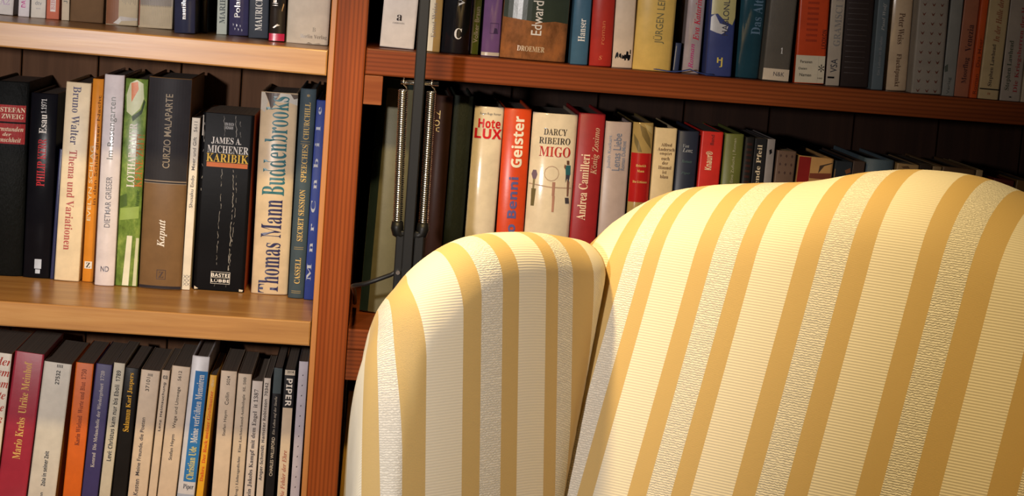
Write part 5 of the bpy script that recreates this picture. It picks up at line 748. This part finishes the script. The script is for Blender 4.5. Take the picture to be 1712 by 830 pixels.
# --- wings
WO = Vector((0.0960, -0.56, 0.8681))
WF = Vector((-0.66913, -0.74314, 0)); WV = Vector((-0.05831, 0.05250, 0.99692)); WN = Vector((0.74086, -0.66707, 0.07846))
SE = .112
wt = [0, .03, .06, .09, .12, .16, .21, .27, .34, .42, .52]
wh = [-1.01, -.8415, -.658, -.4638, -.2505, -.0568, .0234, .0582, .0829, .0867, .0744]
wb = [-.1420, -.1190, -.0925, -.0749, -.0599, -.0315, -.0148, .0057, .0227, .0549, .0736, .0860, .0990, .1260, .1450]
wk = [0, 1, 0, 2, 0, 1, 0, 2, 0, 1, 0, 2, 0, 1, 0, 2]
wc = with_bounds([SE - t * t for t in span(.515, 0.0, 80)], wb)
def wing_h(s): return max(hermite(math.sqrt(max(SE - s, 0)), wt, wh), -.494)
def wing_r(s): return .031 - .012 * min(max((s - .03) / .1, 0), 1)
def wing_off(s, z): return -.8 * max(0, s + .10) ** 2 - 12 * max(0, -.105 - .30 * min(max(z, -.30), .06) - s) ** 2
def mirror(p):
    d = (p - BO).dot(BW) - CEN
    return p - BW * (2 * d)
pillow('wing', WO, WF, WV, WN, wc, wing_h, wing_r, wing_off, -.50, wb, wk, rim=True, label='striped side wing nearer the upright')
pillow('wing', WO, WF, WV, WN, wc, wing_h, wing_r, wing_off, -.50, wb, wk, mirror=mirror, rim=True, label='striped side wing at the far right')
# --- seat, arms and legs (below the picture)
FD = Vector((-math.sin(math.radians(36)), -math.cos(math.radians(36)), 0))
C0 = BO + BW * CEN + BV * -.62; C0.z = 0
def rbox(name, u0, u1, f0, f1, z0, z1, bev, m, seg=4):
    bm = bmesh.new()
    box(bm, u0, u1, f0, f1, z0, z1, bev, seg)
    for v in bm.verts:
        v.co = C0 + BW * v.co.x + FD * v.co.y + UPV * v.co.z
    return cpart(name, bm, m)
rbox('seat_frame', -.275, .275, -.06, .50, .17, .375, .02, TAN)
rbox('seat_cushion', -.225, .225, .02, .52, .377, .485, .04, TAN)
for s in (-1, 1):
    rbox('armrest', min(s * .228, s * .315), max(s * .228, s * .315), .12, .50, .20, .61, .04, TAN)
for u, f in ((-.25, .0), (.25, .0), (-.25, .46), (.25, .46)):
    bm = bmesh.new()
    p = C0 + BW * u + FD * f
    lathe_r = lathe(bm, [(.001, 0), (.014, 0), (.016, .01), (.024, .12), (.026, .172), (.001, .172)], (p.x, p.y, 0), 16)
    cpart('leg', bm, DARKWOOD)

# ------------------------------------------------------------------ the spring-arm reading lamp
LX, LY = 0.0385, -0.13
SHIFT = Vector((-0.0036, 0, -0.0252))
LAMP0 = LAMP_POS - SHIFT
lamp = empty('reading_lamp', (LX, LY, 0), 'black spring-arm reading lamp standing between the armchair and the bookcase', 'lamp')
def lpart(name, bm, m, label=None, parent=lamp, smooth=False):
    bmesh.ops.translate(bm, verts=bm.verts, vec=SHIFT)
    o = mesh_obj(name, bm, m, parent, smooth)
    if parent is lamp: o.matrix_parent_inverse = Matrix.Translation((-LX, -LY, 0))
    if label: o['label'] = label
    return o
bm = bmesh.new(); lathe(bm, [(.001, 0), (.100, 0), (.105, .004), (.105, .016), (.098, .022), (.02, .026), (.016, .04), (.001, .04)], (LX, LY, .0252), 48); lpart('base', bm, BLACKMETAL)
bm = bmesh.new(); box(bm, LX - .0050, LX + .0050, LY - .005, LY + .005, .056, 1.36, .0012); rod = lpart('arm', bm, BLACKMETAL, 'black upright lamp rod')
for x0, x1 in ((.0268, .0345), (.0440, .0530)):
    bm = bmesh.new(); box(bm, x0, x1, LY - .0045, LY + .0035, .55, .926, .0012); lpart('side_plate', bm, BLACKMETAL)
bm = bmesh.new(); box(bm, .0265, .0535, LY - .007, LY + .007, .535, .555, .002); lpart('plate_clamp', bm, BLACKMETAL)
bm = bmesh.new(); tube(bm, [(.0215, LY, 1.0636), (.0565, LY, 1.0644)], .0019, 10); lpart('spring_pin', bm, STEEL)
bm = bmesh.new(); tube(bm, [(.0306, LY - .0085, .8868), (.0306, LY - .003, .8868)], .002, 8); lpart('clamp_screw', bm, STEEL)
for xt, xb_ in ((.0242, .0272), (.0503, .0512)):
    bm = bmesh.new()
    n, turns = 760, 62
    zt, zb = 1.0568, .9325
    pts = []
    for i in range(n + 1):
        f = i / n
        a = 2 * math.pi * turns * f
        pts.append((xt + (xb_ - xt) * f + .0037 * math.cos(a), LY + .0037 * math.sin(a), zt + (zb - zt) * f))
    tube(bm, pts, .00092, 6)
    sp_ = lpart('spring', bm, STEEL, 'bright coiled steel spring')
    bm = bmesh.new()
    tube(bm, [(xt + .0037, LY, zt - .0005), (xt + .0025, LY, zt + .003), (xt, LY - .0022, zt + .005), (xt - .0004, LY - .0030, 1.0645), (xt, LY - .0015, 1.0668), (xt, LY + .002, 1.0672), (xt, LY + .003, 1.0640)], .0007, 8)
    lpart('hook', bm, STEEL, parent=sp_)
    bm = bmesh.new()
    s = 1 if xb_ > LX else -1
    tube(bm, [(xb_, LY, .934), (xb_, LY, .928), (xb_ - s * .001, LY, .9235), (xb_ - s * .004, LY, .9215), (LX + s * .0040, LY, .9215)], [.0052, .0060, .0056, .0048, .0045], 14)
    lpart('spring_cup', bm, BLACKMETAL)
bm = bmesh.new()
tube(bm, [(.0320, LY - .002, .889), (.0245, LY + .002, .8830), (.0117, LY + .004, .8770), (.001, LY + .006, .8722), (-.0086, LY + .014, .8688), (-.0112, LY + .05, .862), (-.0098, LY + .10, .850), (-.0092, LY + .16, .835), (-.0092, LY + .20, .825), (-.0092, LY + .25, .8120)], .0021, 10)
lpart('cord', bm, RUBBER, 'black lamp cable looping behind the upright')
# elbow, upper arm and shaded head, above the picture
EL = Vector((LX, LY, 1.36))
bm = bmesh.new(); tube(bm, [EL + Vector((-.014, 0, 0)), EL + Vector((.014, 0, 0))], .013, 20); lpart('elbow_joint', bm, BLACKMETAL)
HD = LAMP0 + Vector((0, .03, .095))
bm = bmesh.new(); tube(bm, [EL, EL + (HD - EL) * .5 + Vector((0, 0, .10)), HD], .005, 10); lpart('upper_arm', bm, BLACKMETAL)
bm = bmesh.new()
prof_o = [(.020, .095), (.030, .090), (.040, .070), (.058, .030), (SHADE_R, SHADE_Z)]
prof_i = [(r - .0015, z - .001) for r, z in prof_o[::-1]]
prof_i[0] = (SHADE_R - .0015, SHADE_Z)
lathe(bm, prof_o + prof_i + [(.001, .0935)], LAMP0, 48)
lpart('lamp_shade', bm, BLACKMETAL)
glow, nt, p = new_mat('bulb_glass_lit')
p.inputs['Emission Color'].default_value = (1, .72, .4, 1); p.inputs['Emission Strength'].default_value = 6
bm = bmesh.new(); lathe(bm, [(.001, .030), (.012, .032), (.021, .045), (.022, .055), (.014, .075), (.011, .093), (.001, .093)], LAMP0, 24); lpart('bulb', bm, glow)
